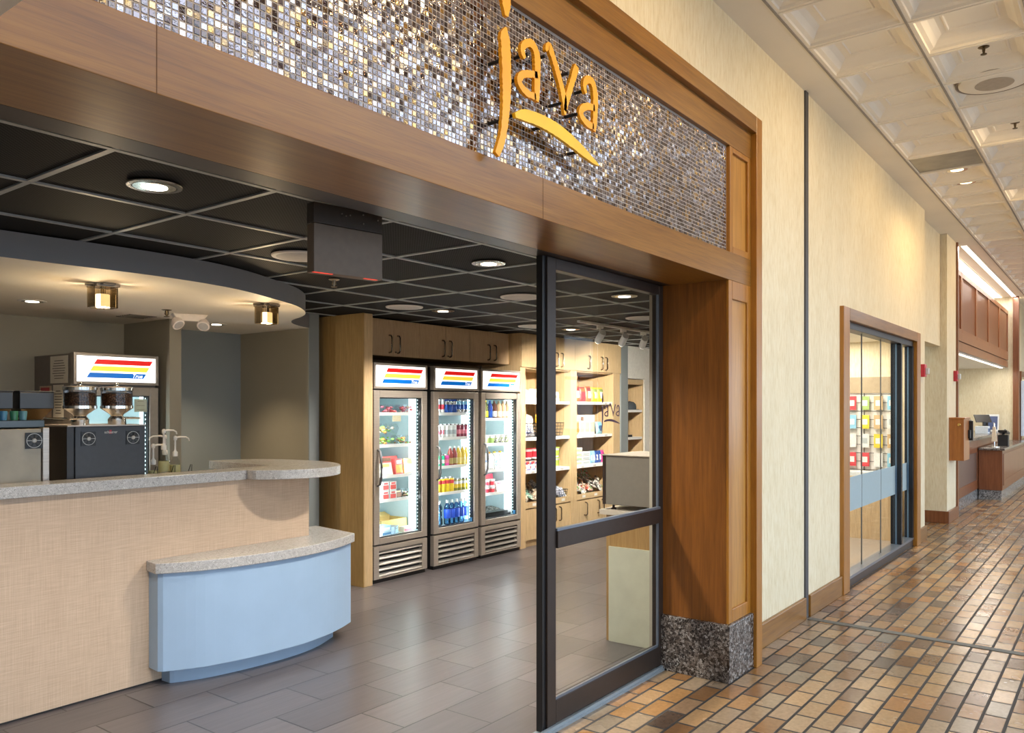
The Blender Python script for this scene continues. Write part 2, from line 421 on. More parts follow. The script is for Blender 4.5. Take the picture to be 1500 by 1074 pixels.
# counter soffit (free-form edge)
edge = catmull([(-2.5, 4.30), (.6, 4.24), (1.58, 4.217), (2.2, 4.165), (2.62, 4.187), (2.95, 4.275), (3.29, 4.44), (3.58, 4.60), (3.80, 4.784), (3.95, 4.96), (4.06, 5.15), (4.12, 5.30), (4.20, 5.45), (4.34, 5.61), (4.52, 5.735), (4.672, 5.815)], 5)
sp = MB(); sp.prism(edge + [(4.672, 6.9), (-2.5, 6.9)], 2.31, 2.437, 0, 0, 1)
struct('ceiling_soffit', sp, [M_soff, M_cream])

# corridor ceiling: flat border and coffered tiles
T = .61; X0 = 9.17 - T * 20; NX = 45
cm = MB(); cm.box(-3, 24, 1.69, 1.95, 4.0, 4.05); cm.box(10.8, 13.3, 1.95, 2.9, 4.0, 4.05); cm.box(13.3, 24, 1.95, 2.6, 4.0, 4.05); struct('ceiling_border', cm, M_cream)
cm = MB()
def coffer(x, y):
    rings = [(0, 0), (.030, 0), (.034, .012), (.060, .018), (.085, .042), (.115, .060), (.150, .062), (.156, .056), (.164, .056), (.170, .062)]
    prev = None
    for ins, h in rings:
        q = [(x + ins, y - ins, 4 + h * 1.35), (x + T - ins, y - ins, 4 + h * 1.35), (x + T - ins, y - T + ins, 4 + h * 1.35), (x + ins, y - T + ins, 4 + h * 1.35)]
        if prev:
            for i in range(4):
                j = (i + 1) % 4; cm.face([prev[i], prev[j], q[j], q[i]])
        prev = q
    cm.face(prev)
for i in range(NX):
    for j in range(8):
        if (i, j) == (19, 0): continue
        xm = X0 + T * (i + .5)
        if 3 <= j <= 6 and any(a < xm < b for a, b in SKY_X): continue
        coffer(X0 + T * i, 1.69 - T * j)
cm.box(X0 + T * 19, X0 + T * 20, 1.69 - T, 1.69, 4.03, 4.035)
struct('ceiling_coffered', cm, M_tilec)
gm = MB()
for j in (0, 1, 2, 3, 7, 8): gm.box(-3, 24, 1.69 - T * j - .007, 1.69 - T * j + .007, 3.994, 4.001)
struct('trim_ceiling_tee', gm, plain('tee_dark_grey', (.30, .27, .24), .6))  # dark grey lines of the ceiling tees
gm = MB()
for i in range(NX): gm.box(X0 + T * i - .005, X0 + T * i + .005, -.14, 1.69, 3.996, 4.001)
struct('trim_ceiling_cross_tee', gm, M_cream)

sk = MB()
for xa, xb in SKY_X:
    for i in range(7):
        x = xa + (xb - xa) * i / 6; sk.box(x - .03, x + .03, SKY_Y[1], SKY_Y[0], 4.05, 4.15)
    for y in SKY_Y: sk.box(xa, xb, y - .03, y + .03, 4.0, 4.2)
struct('ceiling_roof_light_frame', sk, M_white)
# corridor wall
wl = MB()
wl.box(.55, 4.93, 1.93, 2.05, 3.36, 4.0); wl.box(4.93, 7.2, 1.93, 2.05, 0, 4.0); wl.box(7.2, 10.42, 1.93, 2.05, 2.44, 4.0)
wl.box(10.42, 10.87, 1.93, 2.05, 0, 4.0)
struct('wall_corridor', wl, M_wallp)
wl = MB(); wl.box(10.85, 12.55, 2.03, 2.2, 2.45, 4.0); wl.box(10.8, 10.87, 2.05, 3.4, 0, 4.0); wl.box(10.8, 13.3, 3.4, 3.5, 0, 4.0)
struct('wall_recess', wl, M_wallp)
wl = MB(); wl.box(12.52, 13.28, 1.945, 3.0, 0, 4.0); struct('wall_pilaster', wl, M_wallp)
wl = MB(); wl.box(-3, .66, .9, 1.80, 2.37, 4.05); wl.box(-3, .55, 1.8, 2.2, 2.37, 4.05); struct('wall_bulkhead', wl, M_cream)
# far niche behind the cashier counter
wl = MB(); wl.box(13.28, 20.5, 3.0, 3.1, 0, 4.0); wl.box(20.5, 20.6, 1.9, 3.1, 0, 4.0); wl.box(20.6, 24, 1.9, 2.0, 2.3, 4.0); wl.box(20.6, 21.6, 1.9, 2.0, 0, 2.3); wl.box(21.6, 24, 2.5, 2.6, 0, 2.3)
struct('wall_cashier', wl, M_wallp)
wl = MB(); wl.box(13.28, 20.5, 2.05, 3.0, 2.46, 2.5); struct('ceiling_niche', wl, M_white)
wl = MB(); wl.box(24, 24.1, WY, 2.6, 0, 4.1); struct('wall_far_end', wl, M_wallp)
wl = MB(); wl.box(-3.1, -3, WY, 7, 0, 4.1); struct('wall_near_end', wl, M_cream)
# far side of the corridor: window bays
wl = MB(); xs = -3
for a, b in WIN + [(24, 24)]:
    wl.box(xs, a, WY - .25, WY, 0, 4.1); xs = b
wl.box(-3, 24, WY - .25, WY, 0, .45); wl.box(-3, 24, WY - .25, WY, 2.95, 4.1)
struct('wall_window_side', wl, M_cream)
for i, (a, b) in enumerate(WIN):
    wf = MB(); wf.frame(a, b, .45, 2.95, .06, WY - .16, WY - .1); m_ = (a + b) / 2
    wf.box(m_ - .03, m_ + .03, WY - .16, WY - .1, .51, 2.89); wf.box(a + .06, b - .06, WY - .16, WY - .1, 2.1, 2.16)
    struct('window_%d' % (i + 1), wf, M_dkbr)
f = MB(); f.face([(-30, -60, -.3), (60, -60, -.3), (60, WY - .25, -.3), (-30, WY - .25, -.3)]); struct('floor_outside', f, plain('pale_pavement', (.35, .36, .37), .9))

# shop walls
wl = MB(); wl.box(-2.6, -2.5, 2.2, 7, 0, 2.49); wl.box(-2.5, 3.5, 6.80, 6.9, 0, 2.49); wl.box(3.5, 3.6, 6.08, 6.9, 0, 2.31)
struct('wall_counter_nook', wl, M_shopw)
wl = MB(); wl.box(3.6, 4.67, 6.84, 6.94, 0, 2.49); struct('wall_blue', wl, M_blueg)
wl = MB(); wl.box(4.67, 4.78, 5.82, 6.94, 0, 2.49); struct('wall_nook_side', wl, M_shopw)
wl = MB(); wl.box(4.672, 4.782, 5.81, 5.82, 0, 2.44); struct('wall_blue_end', wl, M_blueg)
wl = MB(); wl.box(4.78, 4.92, 6.0, 6.12, 0, 2.49); struct('wall_blue_strip', wl, M_blueg)
wl = MB(); wl.box(4.78, 10.7, 6.12, 6.2, 0, 2.49); wl.box(10.55, 10.7, 3.4, 6.2, 0, 2.49)
struct('wall_shop_back', wl, M_white)
wl = MB(); wl.box(9.574, 9.76, 5.40, 5.5, 0, 2.445); struct('wall_pier', wl, M_blueg)
wl = MB(); wl.box(9.76, 9.80, 5.42, 5.52, 0, 2.445); wl.box(9.80, 10.28, 5.42, 5.52, 2.0, 2.445); wl.box(10.28, 10.55, 5.42, 5.52, 0, 2.445); struct('wall_shop_right', wl, M_white)
wl = MB(); wl.box(4.52, 7.0, 2.31, 2.35, 0, 2.445); wl.box(6.96, 7.04, 2.05, 3.44, 0, 2.445); wl.box(7.04, 10.8, 3.36, 3.44, 0, 2.6); struct('wall_shop_front', wl, plain('tan_wall_paint', (.48, .44, .36), .7, mottled=.03, scale=2))
wl = MB(); wl.box(7.04, 10.8, 2.05, 3.36, 2.425, 2.442); struct('ceiling_side_shop', wl, M_cream)

# storefront: oak header, mosaic, casing, jamb column with granite base
hd = MB(); hd.box(.55, 4.86, 1.83, 2.2, 2.345, 2.508); hd.box(.55, 4.86, 1.86, 2.2, 2.508, 3.4)
hd.box(.55, 4.86, 1.83, 1.87, 3.13, 3.30)
header = struct('trim_header', hd, M_oak, bevel=.002)
hp = MB(); hp.frame(4.53, 4.86, 2.508, 3.13, .045, 1.832, 1.86, wt=.03, wb=.04); part('header_stile', hp, M_oakv, header, .003)
hp = MB(); hp.box(4.575, 4.815, 1.848, 1.86, 2.548, 3.10); part('header_inset', hp, M_oakp, header)
seam = MB()
for x in (1.02, 2.62): seam.box(x, x + .002, 1.8292, 1.831, 2.346, 2.508)
part('board_seam', seam, plain('seam_dark_brown', (.10, .04, .012), .7), header)  # thin dark joint lines across the header board
ms = MB(); pt = .0195; rnd = random.Random(3)
nx0, nx1 = int(.56 / pt), int(4.53 / pt); nz0, nz1 = int(2.508 / pt) + 1, int(3.13 / pt)
for i in range(nx0, nx1):
    for k in range(nz0, nz1):
        x, z = i * pt, k * pt; g = .0008; e = .0018
        tx, tz = rnd.uniform(-.0005, .0005), rnd.uniform(-.0005, .0005)
        o = [(x + g, 1.8575, z + g), (x + pt - g, 1.8575, z + g), (x + pt - g, 1.8575, z + pt - g), (x + g, 1.8575, z + pt - g)]
        q = [(x + g + e, 1.8550 + tx + tz, z + g + e), (x + pt - g - e, 1.8550 - tx + tz, z + g + e), (x + pt - g - e, 1.8550 - tx - tz, z + pt - g - e), (x + g + e, 1.8550 + tx - tz, z + pt - g - e)]
        n = len(ms.v); ms.v += o + q
        for j in range(4):
            l = (j + 1) % 4; ms.f.append((n + j, n + l, n + 4 + l, n + 4 + j)); ms.m.append(0)
        ms.f.append((n + 4, n + 5, n + 6, n + 7)); ms.m.append(0)
mo = part('mosaic_tiles', ms, M_mosaic, header)
gr = MB(); gr.box(.56, 4.53, 1.8565, 1.861, 2.508, 3.13); part('mosaic_grout', gr, M_grout, header)
cs = MB(); cs.box(4.86, 4.955, 1.795, 1.95, 0, 3.385); struct('trim_casing', cs, M_oakv, bevel=.003)
cs = MB(); cs.box(.55, 4.86, 1.795, 1.95, 3.285, 3.385); struct('trim_casing_top', cs, M_oak, bevel=.003)
cl = MB(); cl.box(4.512, 4.86, 1.85, 2.262, .335, 2.347); column = struct('trim_jamb_column', cl, M_column)
cp = MB(); cp.frame(4.512, 4.86, .335, 2.347, .055, 1.832, 1.85, wt=.11, wb=.08); part('column_stile', cp, M_oakv, column, .004)
cp = MB(); cp.box(4.567, 4.805, 1.845, 1.851, .415, 2.237); part('column_inset', cp, M_oakp, column)
gb = MB(); gb.box(4.48, 4.865, 1.815, 2.262, 0, .335); part('granite_base', gb, M_granite, column, .004)
bb = MB(); bb.box(4.955, 6.20, 1.905, 1.93, 0, .165); struct('baseboard_corridor', bb, M_oak, bevel=.006)
bb = MB(); bb.box(6.30, 7.19, 1.905, 1.93, 0, .165); struct('baseboard_corridor', bb, M_oak, bevel=.006)
bb = MB(); bb.box(10.44, 10.89, 1.905, 1.93, 0, .165); bb.box(10.87, 10.895, 1.905, 2.6, 0, .165); struct('baseboard_corridor', bb, M_oak, bevel=.006)
bb = MB(); bb.box(12.495, 13.29, 1.915, 1.945, 0, .165); bb.box(12.49, 12.52, 1.915, 3.0, 0, .165); struct('baseboard_pilaster', bb, M_cherry, bevel=.006)
st = MB(); st.box(6.215, 6.285, 1.918, 1.94, .0, 4.0); struct('trim_wall_joint', st, plain('dark_joint_cover', (.06, .06, .065), .5))

# sliding glass door of the coffee shop
def door_leaf(name, x0, x1, y0, y1, mid, num):
    d = bpy.data.objects.new(name, None); C.objects.link(d); d['kind'] = 'structure'
    m = MB(); m.box(x0, x0 + .075, y0, y1, .012, 2.343); m.box(x1 - .05, x1, y0, y1, .012, 2.343); part('stile', m, M_dkbr, d, .003)
    m = MB(); m.box(x0 + .075, x1 - .05, y0, y1, 2.285, 2.343); m.box(x0 + .075, x1 - .05, y0, y1, .03, .145)
    if mid: m.box(x0 + .075, x1 - .05, y0 - .012, y1 + .01, .90, .985)
    part('rail', m, M_dkbr, d, .003)
    m = MB(); ym = (y0 + y1) / 2; m.face([(x0 + .07, ym, .14), (x1 - .045, ym, .14), (x1 - .045, ym, 2.29), (x0 + .07, ym, 2.29)]); part('glass', m, M_glassd, d)
    m = MB(); m.box(x0 + .075, x1 - .05, y0 + .004, y0 + .016, .145, .158)
    if mid: m.box(x0 + .075, x1 - .05, y0 - .008, y0 + .014, .985, .998)
    m.box(x1 - .064, x1 - .052, y0 + .004, y0 + .016, .145, 2.285); part('bead_highlight_strip', m, plain('blue_grey_aluminium', (.20, .24, .30), .3, .6), d)
    return d
door1 = door_leaf('door_1', 3.262, 4.508, 2.25, 2.30, True, 1)
m = MB(); m.box(3.235, 3.262, 2.262, 2.298, .012, 2.343); part('edge_seal', m, M_black, door1)
m = MB(); m.box(3.2, 4.51, 2.228, 2.30, 0, .012); m.box(3.2, 4.51, 2.236, 2.25, .012, .028); part('threshold', m, plain('worn_aluminium', (.34, .40, .45), .4, .5), door1)
m = MB(); m.box(.55, 4.51, 2.2, 2.31, 2.345, 2.44); struct('trim_door_track', m, M_dkbr)

# second sliding glass door further along the wall
fr = MB(); fr.box(7.18, 7.37, 1.895, 2.0, 0, 2.467); fr.box(10.25, 10.44, 1.895, 2.0, 0, 2.467); struct('trim_door_frame', fr, M_oakv, bevel=.005)
fr = MB(); fr.box(7.37, 10.25, 1.895, 2.0, 2.36, 2.467); struct('trim_door_frame_head', fr, M_oak, bevel=.005)
d2 = bpy.data.objects.new('door_2', None); C.objects.link(d2); d2['kind'] = 'structure'
m = MB(); m.box(7.37, 10.25, 1.94, 2.05, .0, .075); m.box(7.37, 10.25, 1.94, 2.05, 2.30, 2.36); part('rail', m, M_dkbr, d2, .004)
m = MB(); m.box(7.37, 10.25, 1.935, 2.04, .075, .10); part('sill_cap', m, plain('blue_grey_aluminium', (.3, .3, .3)), d2)
M_dkblue = plain('anodised_black_frame', (.018, .02, .026), .25, .4)
for x, ya, yb in ((9.60, 1.935, 2.045), (10.185, 1.93, 2.02)):
    m = MB(); m.box(x, x + .06, ya, yb, .1, 2.30); part('stile', m, M_dkblue, d2, .003)
    m = MB(); m.box(x - .006, x, ya + .045, ya + .062, .1, 2.30); part('bead_highlight_strip', m, plain('blue_highlight', (.10, .17, .25), .3, .3), d2)  # thin strip painting the blue highlight along the dark stile
for a, b in ((7.37, 8.18), (8.19, 8.94), (8.95, 9.60), (9.66, 10.185)):
    m = MB(); m.face([(a, 2.0, .1), (b, 2.0, .1), (b, 2.0, 2.30), (a, 2.0, 2.30)]); part('glass', m, M_glass, d2)
m = MB()
for a, b in ((7.37, 8.18), (8.19, 8.94), (8.95, 9.60), (9.66, 10.185)): m.box(a, b, 1.996, 1.999, .65, .962)
part('frosted_band', m, M_frost, d2)
m = MB()
for x in (8.183, 8.943): m.box(x, x + .004, 1.994, 2.006, .1, 2.3)
part('joint', m, plain('joint_grey', (.14, .14, .13), .5), d2)

# far trims
m = MB(); m.box(20.46, 20.62, 1.80, 1.91, 0, 4.0); struct('trim_post', m, M_cherry)
m = MB(); m.box(13.27, 13.36, 1.92, 1.96, 0, 4.0); struct('trim_post', m, M_cherry)
m = MB(); m.frame(21.5, 24, 0, 2.42, .12, 1.84, 1.9, wb=.001); struct('trim_door_casing', m, M_cherry)
m = MB(); m.box(20.62, 24, 1.86, 1.9, .78, .86); m.box(20.62, 24, 1.87, 1.9, 0, .2); struct('trim_chair_rail', m, M_cherry)

# ------------------------------------------------------------------ wall sign on the mosaic
A_, SA = math.atan2(896, 1184), 0
cA, sA = math.cos(A_), math.sin(A_)
def on_plane(u, v, Y):
    a = (u - 750) / 1184.; b = (597 - v) / 1184.
    t = Y / (sA - cA * a); return ((cA + sA * a) * t, 1.6 + b * t)
def measured(pts, off=(700, 20), s=4.475, Y=1.79):
    """centre line and full width of a brush stroke, as measured on the sign, in metres on the sign plane"""
    out = []
    for x, y, w in pts:
        X, Z = on_plane(off[0] + x / s, off[1] + y / s, Y); X2, Z2 = on_plane(off[0] + (x + w) / s, off[1] + y / s, Y)
        out.append((X, Z, X2 - X))
    return out
STROKES = {
 'j': [[(176, 92, 8), (170, 150, 56), (174, 220, 58), (178, 320, 57), (180, 420, 55), (180, 520, 52), (176, 620, 46), (168, 720, 40), (155, 810, 36), (138, 870, 34), (118, 925, 30)]],
 'dot': [[(176, -330, 14), (174, -240, 40), (176, -150, 50), (178, -60, 54), (180, 20, 20)]],
 'a': [[(300, 295, 16), (288, 262, 26), (286, 225, 28), (305, 200, 30), (335, 195, 32), (362, 222, 34), (380, 280, 38), (383, 360, 38), (381, 440, 36), (379, 520, 34), (376, 575, 26)],
       [(383, 405, 26), (330, 398, 26), (285, 402, 30), (263, 440, 30), (285, 490, 28), (325, 528, 28), (372, 548, 24)]],
 'v': [[(438, 246, 10), (447, 222, 24), (462, 220, 32), (480, 270, 30), (505, 350, 30), (530, 440, 30), (552, 530, 30), (562, 600, 26), (563, 665, 10)],
       [(563, 640, 18), (575, 570, 28), (595, 500, 28), (616, 430, 28), (634, 368, 28), (640, 345, 24)]],
 'a2': [[(702, 525, 12), (693, 490, 20), (694, 455, 24), (712, 434, 26), (738, 445, 28), (756, 490, 30), (763, 560, 30), (762, 640, 28), (758, 720, 26), (752, 770, 20)],
        [(758, 622, 22), (715, 610, 24), (680, 622, 26), (667, 655, 26), (690, 700, 24), (722, 730, 24), (752, 742, 20)]],
 'swoosh': [[(236, 668, 30), (300, 668, 74), (400, 702, 84), (500, 757, 92), (600, 832, 84), (690, 912, 60), (750, 968, 34), (787, 998, 8)]],
}
def stroke_mesh(mb, pts, depth, jit, seed, horiz=False, sc=1., org=(0, 0)):
    rn = random.Random(seed); q = catmull(pts, 7); n = len(mb.v); m = len(q)
    for i, (x, z, w) in enumerate(q):
        a, b = q[max(i - 1, 0)], q[min(i + 1, m - 1)]
        dx, dz = b[0] - a[0], b[1] - a[1]; l = math.hypot(dx, dz) or 1; nx, nz = -dz / l, dx / l
        hw = w / 2 * (1 + rn.uniform(-jit, jit)); 
        for sx in (-1, 1):
            px, pz = (x + nx * hw * sx - org[0]) * sc, (z + nz * hw * sx - org[1]) * sc
            mb.v.append((px, -depth / 2, pz)); mb.v.append((px, depth / 2, pz))
    for i in range(m - 1):
        o = n + i * 4; p = o + 4
        for f in ((o, o + 2, p + 2, p), (o + 1, p + 1, p + 3, o + 3), (o, p, p + 1, o + 1), (o + 2, o + 3, p + 3, p + 2)):
            mb.f.append(f); mb.m.append(0)
    mb.f.append((n, n + 1, n + 3, n + 2)); mb.m.append(0); o = n + (m - 1) * 4; mb.f.append((o, o + 2, o + 3, o + 1)); mb.m.append(0)
# widths were measured across upright strokes (horizontal foreshortened pixels); the swoosh and bowls across their height
def metric(k, pts):
    m = measured(pts)
    if k == 'swoosh':
        out = []
        for (x, y, w), (X, Z, _) in zip(pts, m):
            _, Z2 = on_plane(700 + x / 4.475, 20 + (y + w) / 4.475, 1.79); out.append((X, Z, abs(Z - Z2)))
        return out
    return m
LOGO = {k: [metric(k, s_) for s_ in v] for k, v in STROKES.items()}
M_orange = plain('orange_painted_metal', (1.0, .40, .006), .35, mottled=.12, scale=4)
M_yellow = plain('amber_painted_metal', (1.0, .54, .006), .35, mottled=.12, scale=4)
org = (LOGO['j'][0][5][0], 2.75)
sign = thing('wall_sign', 'orange brush-lettered metal wall sign standing off the glass mosaic', 'sign', (org[0], 1.79, org[1]))
for i, k in enumerate(('j', 'dot', 'a', 'v', 'a2', 'swoosh')):
    mb = MB()
    for j, s_ in enumerate(LOGO[k]): stroke_mesh(mb, s_, .014, .10 if k != 'swoosh' else .05, i * 7 + j, org=org)
    part('swoosh' if k == 'swoosh' else ('letter_dot' if k == 'dot' else 'letter'), mb, M_yellow if k == 'swoosh' else M_orange, sign)
for u, v in ((736, 88), (736, 176), (774, 79), (757, 117), (799, 82), (833, 107), (823, 151), (860, 132), (846, 167), (757, 168), (800, 185), (850, 222)):
    X, Z = on_plane(u, v, 1.79); mb = MB(); mb.path([(0, 0, 0), (0, .062, 0)], .007, 8)
    o = part('standoff', mb, M_black, sign, smooth=40); o.location = (X - org[0], 0, Z - org[1])
# the same mark as a film decal on the sliding glass door
decal = MB(); dsc = .2 / (max(p[0] for p in LOGO['a2'][0]) - LOGO['j'][0][-1][0])
for i, k in enumerate(('j', 'dot', 'a', 'v', 'a2', 'swoosh')):
    for s_ in LOGO[k]:
        pts = [(x, z * 1.0, w * .8) for x, z, w in s_]
        stroke_mesh(decal, pts, .001, .05, i, sc=dsc, org=org)
dx, dz = on_plane(883.5, 612, 2.27)
o = part('lettering_decal', decal.move(dx, 2.2735, dz), plain('plum_film', (.07, .03, .055), .5), door1, label='dark plum brush lettering decal')

# ------------------------------------------------------------------ service counter
ctr = thing('service_counter', 'long cafe bar counter with woven-look pale wood front and speckled stone top', 'counter', (.5, 4.6, 0))
ox, oy = .5, 4.6
def shifted(mb): return mb.move(-ox, -oy, 0)
m = MB(); m.box(-2.45, 3.615, 4.5, 4.53, .012, 1.14); part('front_panel', shifted(m), M_weave, ctr)
m = MB(); m.box(-2.45, 3.6, 4.515, 4.53, 0, .012); m.box(-2.45, 3.605, 4.53, 5.42, 0, 1.07); part('carcass', shifted(m), plain('dark_counter_core', (.05, .045, .04), .6), ctr)
m = MB(); m.box(-2.45, 3.44, 4.70, 5.44, 1.09, 1.13); part('work_surface', shifted(m), plain('work_surface_brown', (.30, .22, .15), .35), ctr)
m = MB(); m.box(-2.45, 3.09, 4.46, 4.68, 1.14, 1.20); part('bar_top', shifted(m), M_quartz, ctr, .004)
lobe = [(3.092, 4.68), (3.092, 4.40)] + catmull([(3.10, 4.375), (3.24, 4.255), (3.42, 4.195), (3.60, 4.225), (3.76, 4.34), (3.88, 4.53), (3.94, 4.75), (3.93, 4.98), (3.87, 5.20), (3.76, 5.36), (3.58, 5.45)], 5) + [(3.455, 5.46), (3.445, 4.68)]
m = MB(); m.prism(lobe, 1.142, 1.202); part('rounded_top_end', shifted(m), M_quartz, ctr, .004)
m = MB(); m.box(-2.45, 3.60, 4.56, 4.66, 1.07, 1.14); m.box(3.46, 3.60, 4.66, 5.40, 1.07, 1.142); part('top_support', shifted(m), M_maple, ctr)

shelf = thing('curved_counter_shelf', 'low curved pale blue shelf with speckled stone top at the bar front', 'counter', (3.1, 4.4, 0)); ox, oy = 3.1, 4.4
top = [(2.446, 4.498), (2.428, 4.366)] + catmull([(2.45, 4.345), (2.656, 4.235), (2.944, 4.165), (3.267, 4.145), (3.52, 4.18), (3.70, 4.235), (3.868, 4.315)], 5) + [(3.941, 4.818), (3.622, 4.818), (3.622, 4.498)]
m = MB(); m.prism(top, .656, .716); part('stone_top', shifted(m), M_quartz, shelf, .004)
body = [(2.462, 4.498), (2.452, 4.385)] + catmull([(2.47, 4.36), (2.67, 4.255), (2.95, 4.187), (3.267, 4.168), (3.51, 4.20), (3.69, 4.256), (3.84, 4.325)], 5) + [(3.90, 4.78), (3.622, 4.78), (3.622, 4.498)]
m = MB(); m.prism(body, .095, .656); part('curved_body', shifted(m), M_bluel, shelf)
kick = [(2.54, 4.498), (2.542, 4.415)] + catmull([(2.56, 4.40), (2.725, 4.325), (3.011, 4.272), (3.30, 4.262), (3.52, 4.30), (3.744, 4.40)], 5) + [(3.80, 4.74), (3.622, 4.74), (3.622, 4.498)]
m = MB(); m.prism(kick, 0, .095); part('toe_kick', shifted(m), M_bluel, shelf)

# ------------------------------------------------------------------ machines on the counter
M_fanf = plain('fan_grey', (.20, .20, .20), .5)
def fan_mesh(r):
    m = MB(); m.box(-r * 1.08, r * 1.08, .002, .006, -r * 1.08, r * 1.08, 0)
    b = len(m.v)
    for k in range(24):
        for rr, y in ((r * .9, -.002), (r * .98, -.002), (r * .98, .002)):
            a = 2 * math.pi * k / 24; m.v.append((rr * math.cos(a), y, rr * math.sin(a)))
    for k in range(24):
        j = (k + 1) % 24
        for i in range(2): m.f.append((b + k * 3 + i, b + k * 3 + i + 1, b + j * 3 + i + 1, b + j * 3 + i)); m.m.append(1)
    m.lathe([(r * .30, 0), (r * .30, .006), (r * .2, .008)], 14, (0, .002, 0), 1, 'y')
    for k in range(7):
        a = 2 * math.pi * k / 7; ca, sa = math.cos(a), math.sin(a); ce, se = math.cos(a + .55), math.sin(a + .55)
        m.face([(r * .3 * ca, .0005, r * .3 * sa), (r * .86 * ca, .001, r * .86 * sa), (r * .86 * ce, -.002, r * .86 * se), (r * .3 * ce, -.001, r * .3 * se)], 2)
    m.box(-r, r, -.003, -.001, -.0015, .0015, 1); return m
FANM = [M_black, plain('fan_silver', (.45, .43, .40), .4, .4), plain('fan_blade', (.05, .05, .05), .45)]
em_ = thing('espresso_machine', 'brushed steel machine seen from its back at the far left of the bar', 'coffee machine', (1.6, 4.95, 1.13)); 
m = MB(); m.box(-.55, .405, -.15, .35, .0, .352); part('back_panel', m, plain('warm_brushed_steel', (.40, .35, .27), .45, .2, .14, 6), em_, .004)
m = MB(); m.box(.41, .445, -.158, .35, .0, .358); part('corner_post', m, M_steel, em_, .004)
m = MB(); m.box(-.55, .44, -.11, .33, .358, .40); part('top_tray', m, plain('dark_tray', (.02, .035, .04), .15), em_, .004)
o = part('cooling_fan', fan_mesh(.041), FANM, em_); o.location = (.365, -.158, .287)
gm_ = thing('coffee_grinder', 'charcoal twin-hopper coffee machine with two fans on its back panel', 'coffee machine', (2.355, 4.95, 1.13))
m = MB(); m.box(-.19, .22, -.20, .22, .0, .36); part('back_panel', m, plain('charcoal_panel', (.055, .056, .062), .4, .2), gm_, .004)
m = MB(); m.box(-.232, -.191, -.19, .22, .0, .36); part('side_panel', m, plain('dark_side', (.03, .024, .022), .35, .2), gm_, .003)
m = MB(); m.box(-.235, .222, -.205, .22, .36, .368); part('top_plate', m, M_steel, gm_, .002)
for x, x2 in ((-.215, -.13), (.205, .11)):
    m = MB(); m.path([(x, .19, .368), (x, .15, .408), (x, -.12, .408), (x, -.175, .406), (x, -.18, .404), (x2, -.18, .404), (x2, -.18, .368)], .005); part('top_rail', m, M_chrome, gm_, smooth=40)
for x in (-.118, .143):
    o = part('cooling_fan', fan_mesh(.038), FANM, gm_); o.location = (x, -.206, .29)
def mk_beans():
    mm, nt, b = base('coffee_beans'); setp(b, Roughness=.35)
    v = N(nt, 'ShaderNodeTexVoronoi'); v.inputs['Scale'].default_value = 95; nt.links.new(coords(nt), v.inputs['Vector'])
    nt.links.new(ramp(nt, v.outputs['Distance'], [(.1, (.36, .18, .08)), (.5, (.14, .065, .03)), (.9, (.03, .015, .008))]), b.inputs['Base Color'])
    bump(nt, b, v.outputs['Distance'], .8, -.006); return mm
M_beans = mk_beans()
for x in (-.072, .148):
    m = MB(); m.lathe([(.048, 0), (.05, .03), (.035, .05), (.04, .06), (.085, .092), (.092, .096), (.092, .112), (.086, .114)], 28); h = part('bean_hopper', m, M_chrome, gm_, smooth=40); h.location = (x, 0, .368)
    m = MB(); m.lathe([(.089, .112), (.089, .208), (.088, .209)], 28); part('hopper_glass', m, M_smoke, h, smooth=40)
    m = MB(); m.lathe([(.083, .1125), (.084, .186), (.05, .194), (.01, .196)], 28); part('coffee_beans', m, M_beans, h, smooth=40)
    m = MB(); m.lathe([(.093, .205), (.094, .222), (.088, .228), (.02, .231), (.012, .236), (.012, .246), (.009, .252), (.002, .254)], 28); part('hopper_lid', m, M_chrome, h, smooth=40)
text('maker_lettering', 'schaerer', .022, gm_, (.012, -.2012, .325), (R(90), 0, 0), plain('lettering_white', (.8, .78, .75), .6))
m = MB(); m.box(.002, .016, -.2018, -.2006, .316, .338); part('maker_emblem', m, M_red, gm_)
def funnel(name, label, x, w, y):
    t = thing(name, label, 'hopper', (x, y, 1.53)); h = w / 2
    m = MB(); m.hexa([(-h * .45, -.04, .0), (h * .45, -.04, .0), (h * .45, .04, .0), (-h * .45, .04, .0)], [(-h * .95, -.075, .062), (h * .95, -.075, .062), (h * .95, .075, .062), (-h * .95, .075, .062)])
    part('amber_funnel', m, plain('amber_funnel', (.16, .075, .02), .2), t)
    m = MB(); m.box(-h, h, -.08, .08, .062, .158); part('smoked_bin', m, plain('smoked_bin_black', (.022, .022, .024), .3), t, .004)
    m = MB(); m.box(-h - .003, h + .003, -.083, .083, .158, .166); part('lid', m, M_black, t, .002)
    return t
funnel('grinder_hopper', 'smoked square hopper with amber funnel above the steel machine', 2.075, .185, 5.10)
funnel('grinder_hopper', 'smoked square hopper cut by the left edge of the picture', 1.855, .185, 5.10)
for k, (x, c) in enumerate(((1.90, (.06, .22, .38)), (1.955, (.04, .20, .10)), (2.0, (.10, .25, .30)))):
    m = MB(); m.lathe([(.018, 0), (.022, .045), (.02, .05)], 12)
    single('cup', m, plain('cup_%d' % k, c, .3), ('blue', 'green', 'teal')[k] + ' cup on the tray above the steel machine', 'cup', (x - .05, 4.90, 1.53), smooth=40)

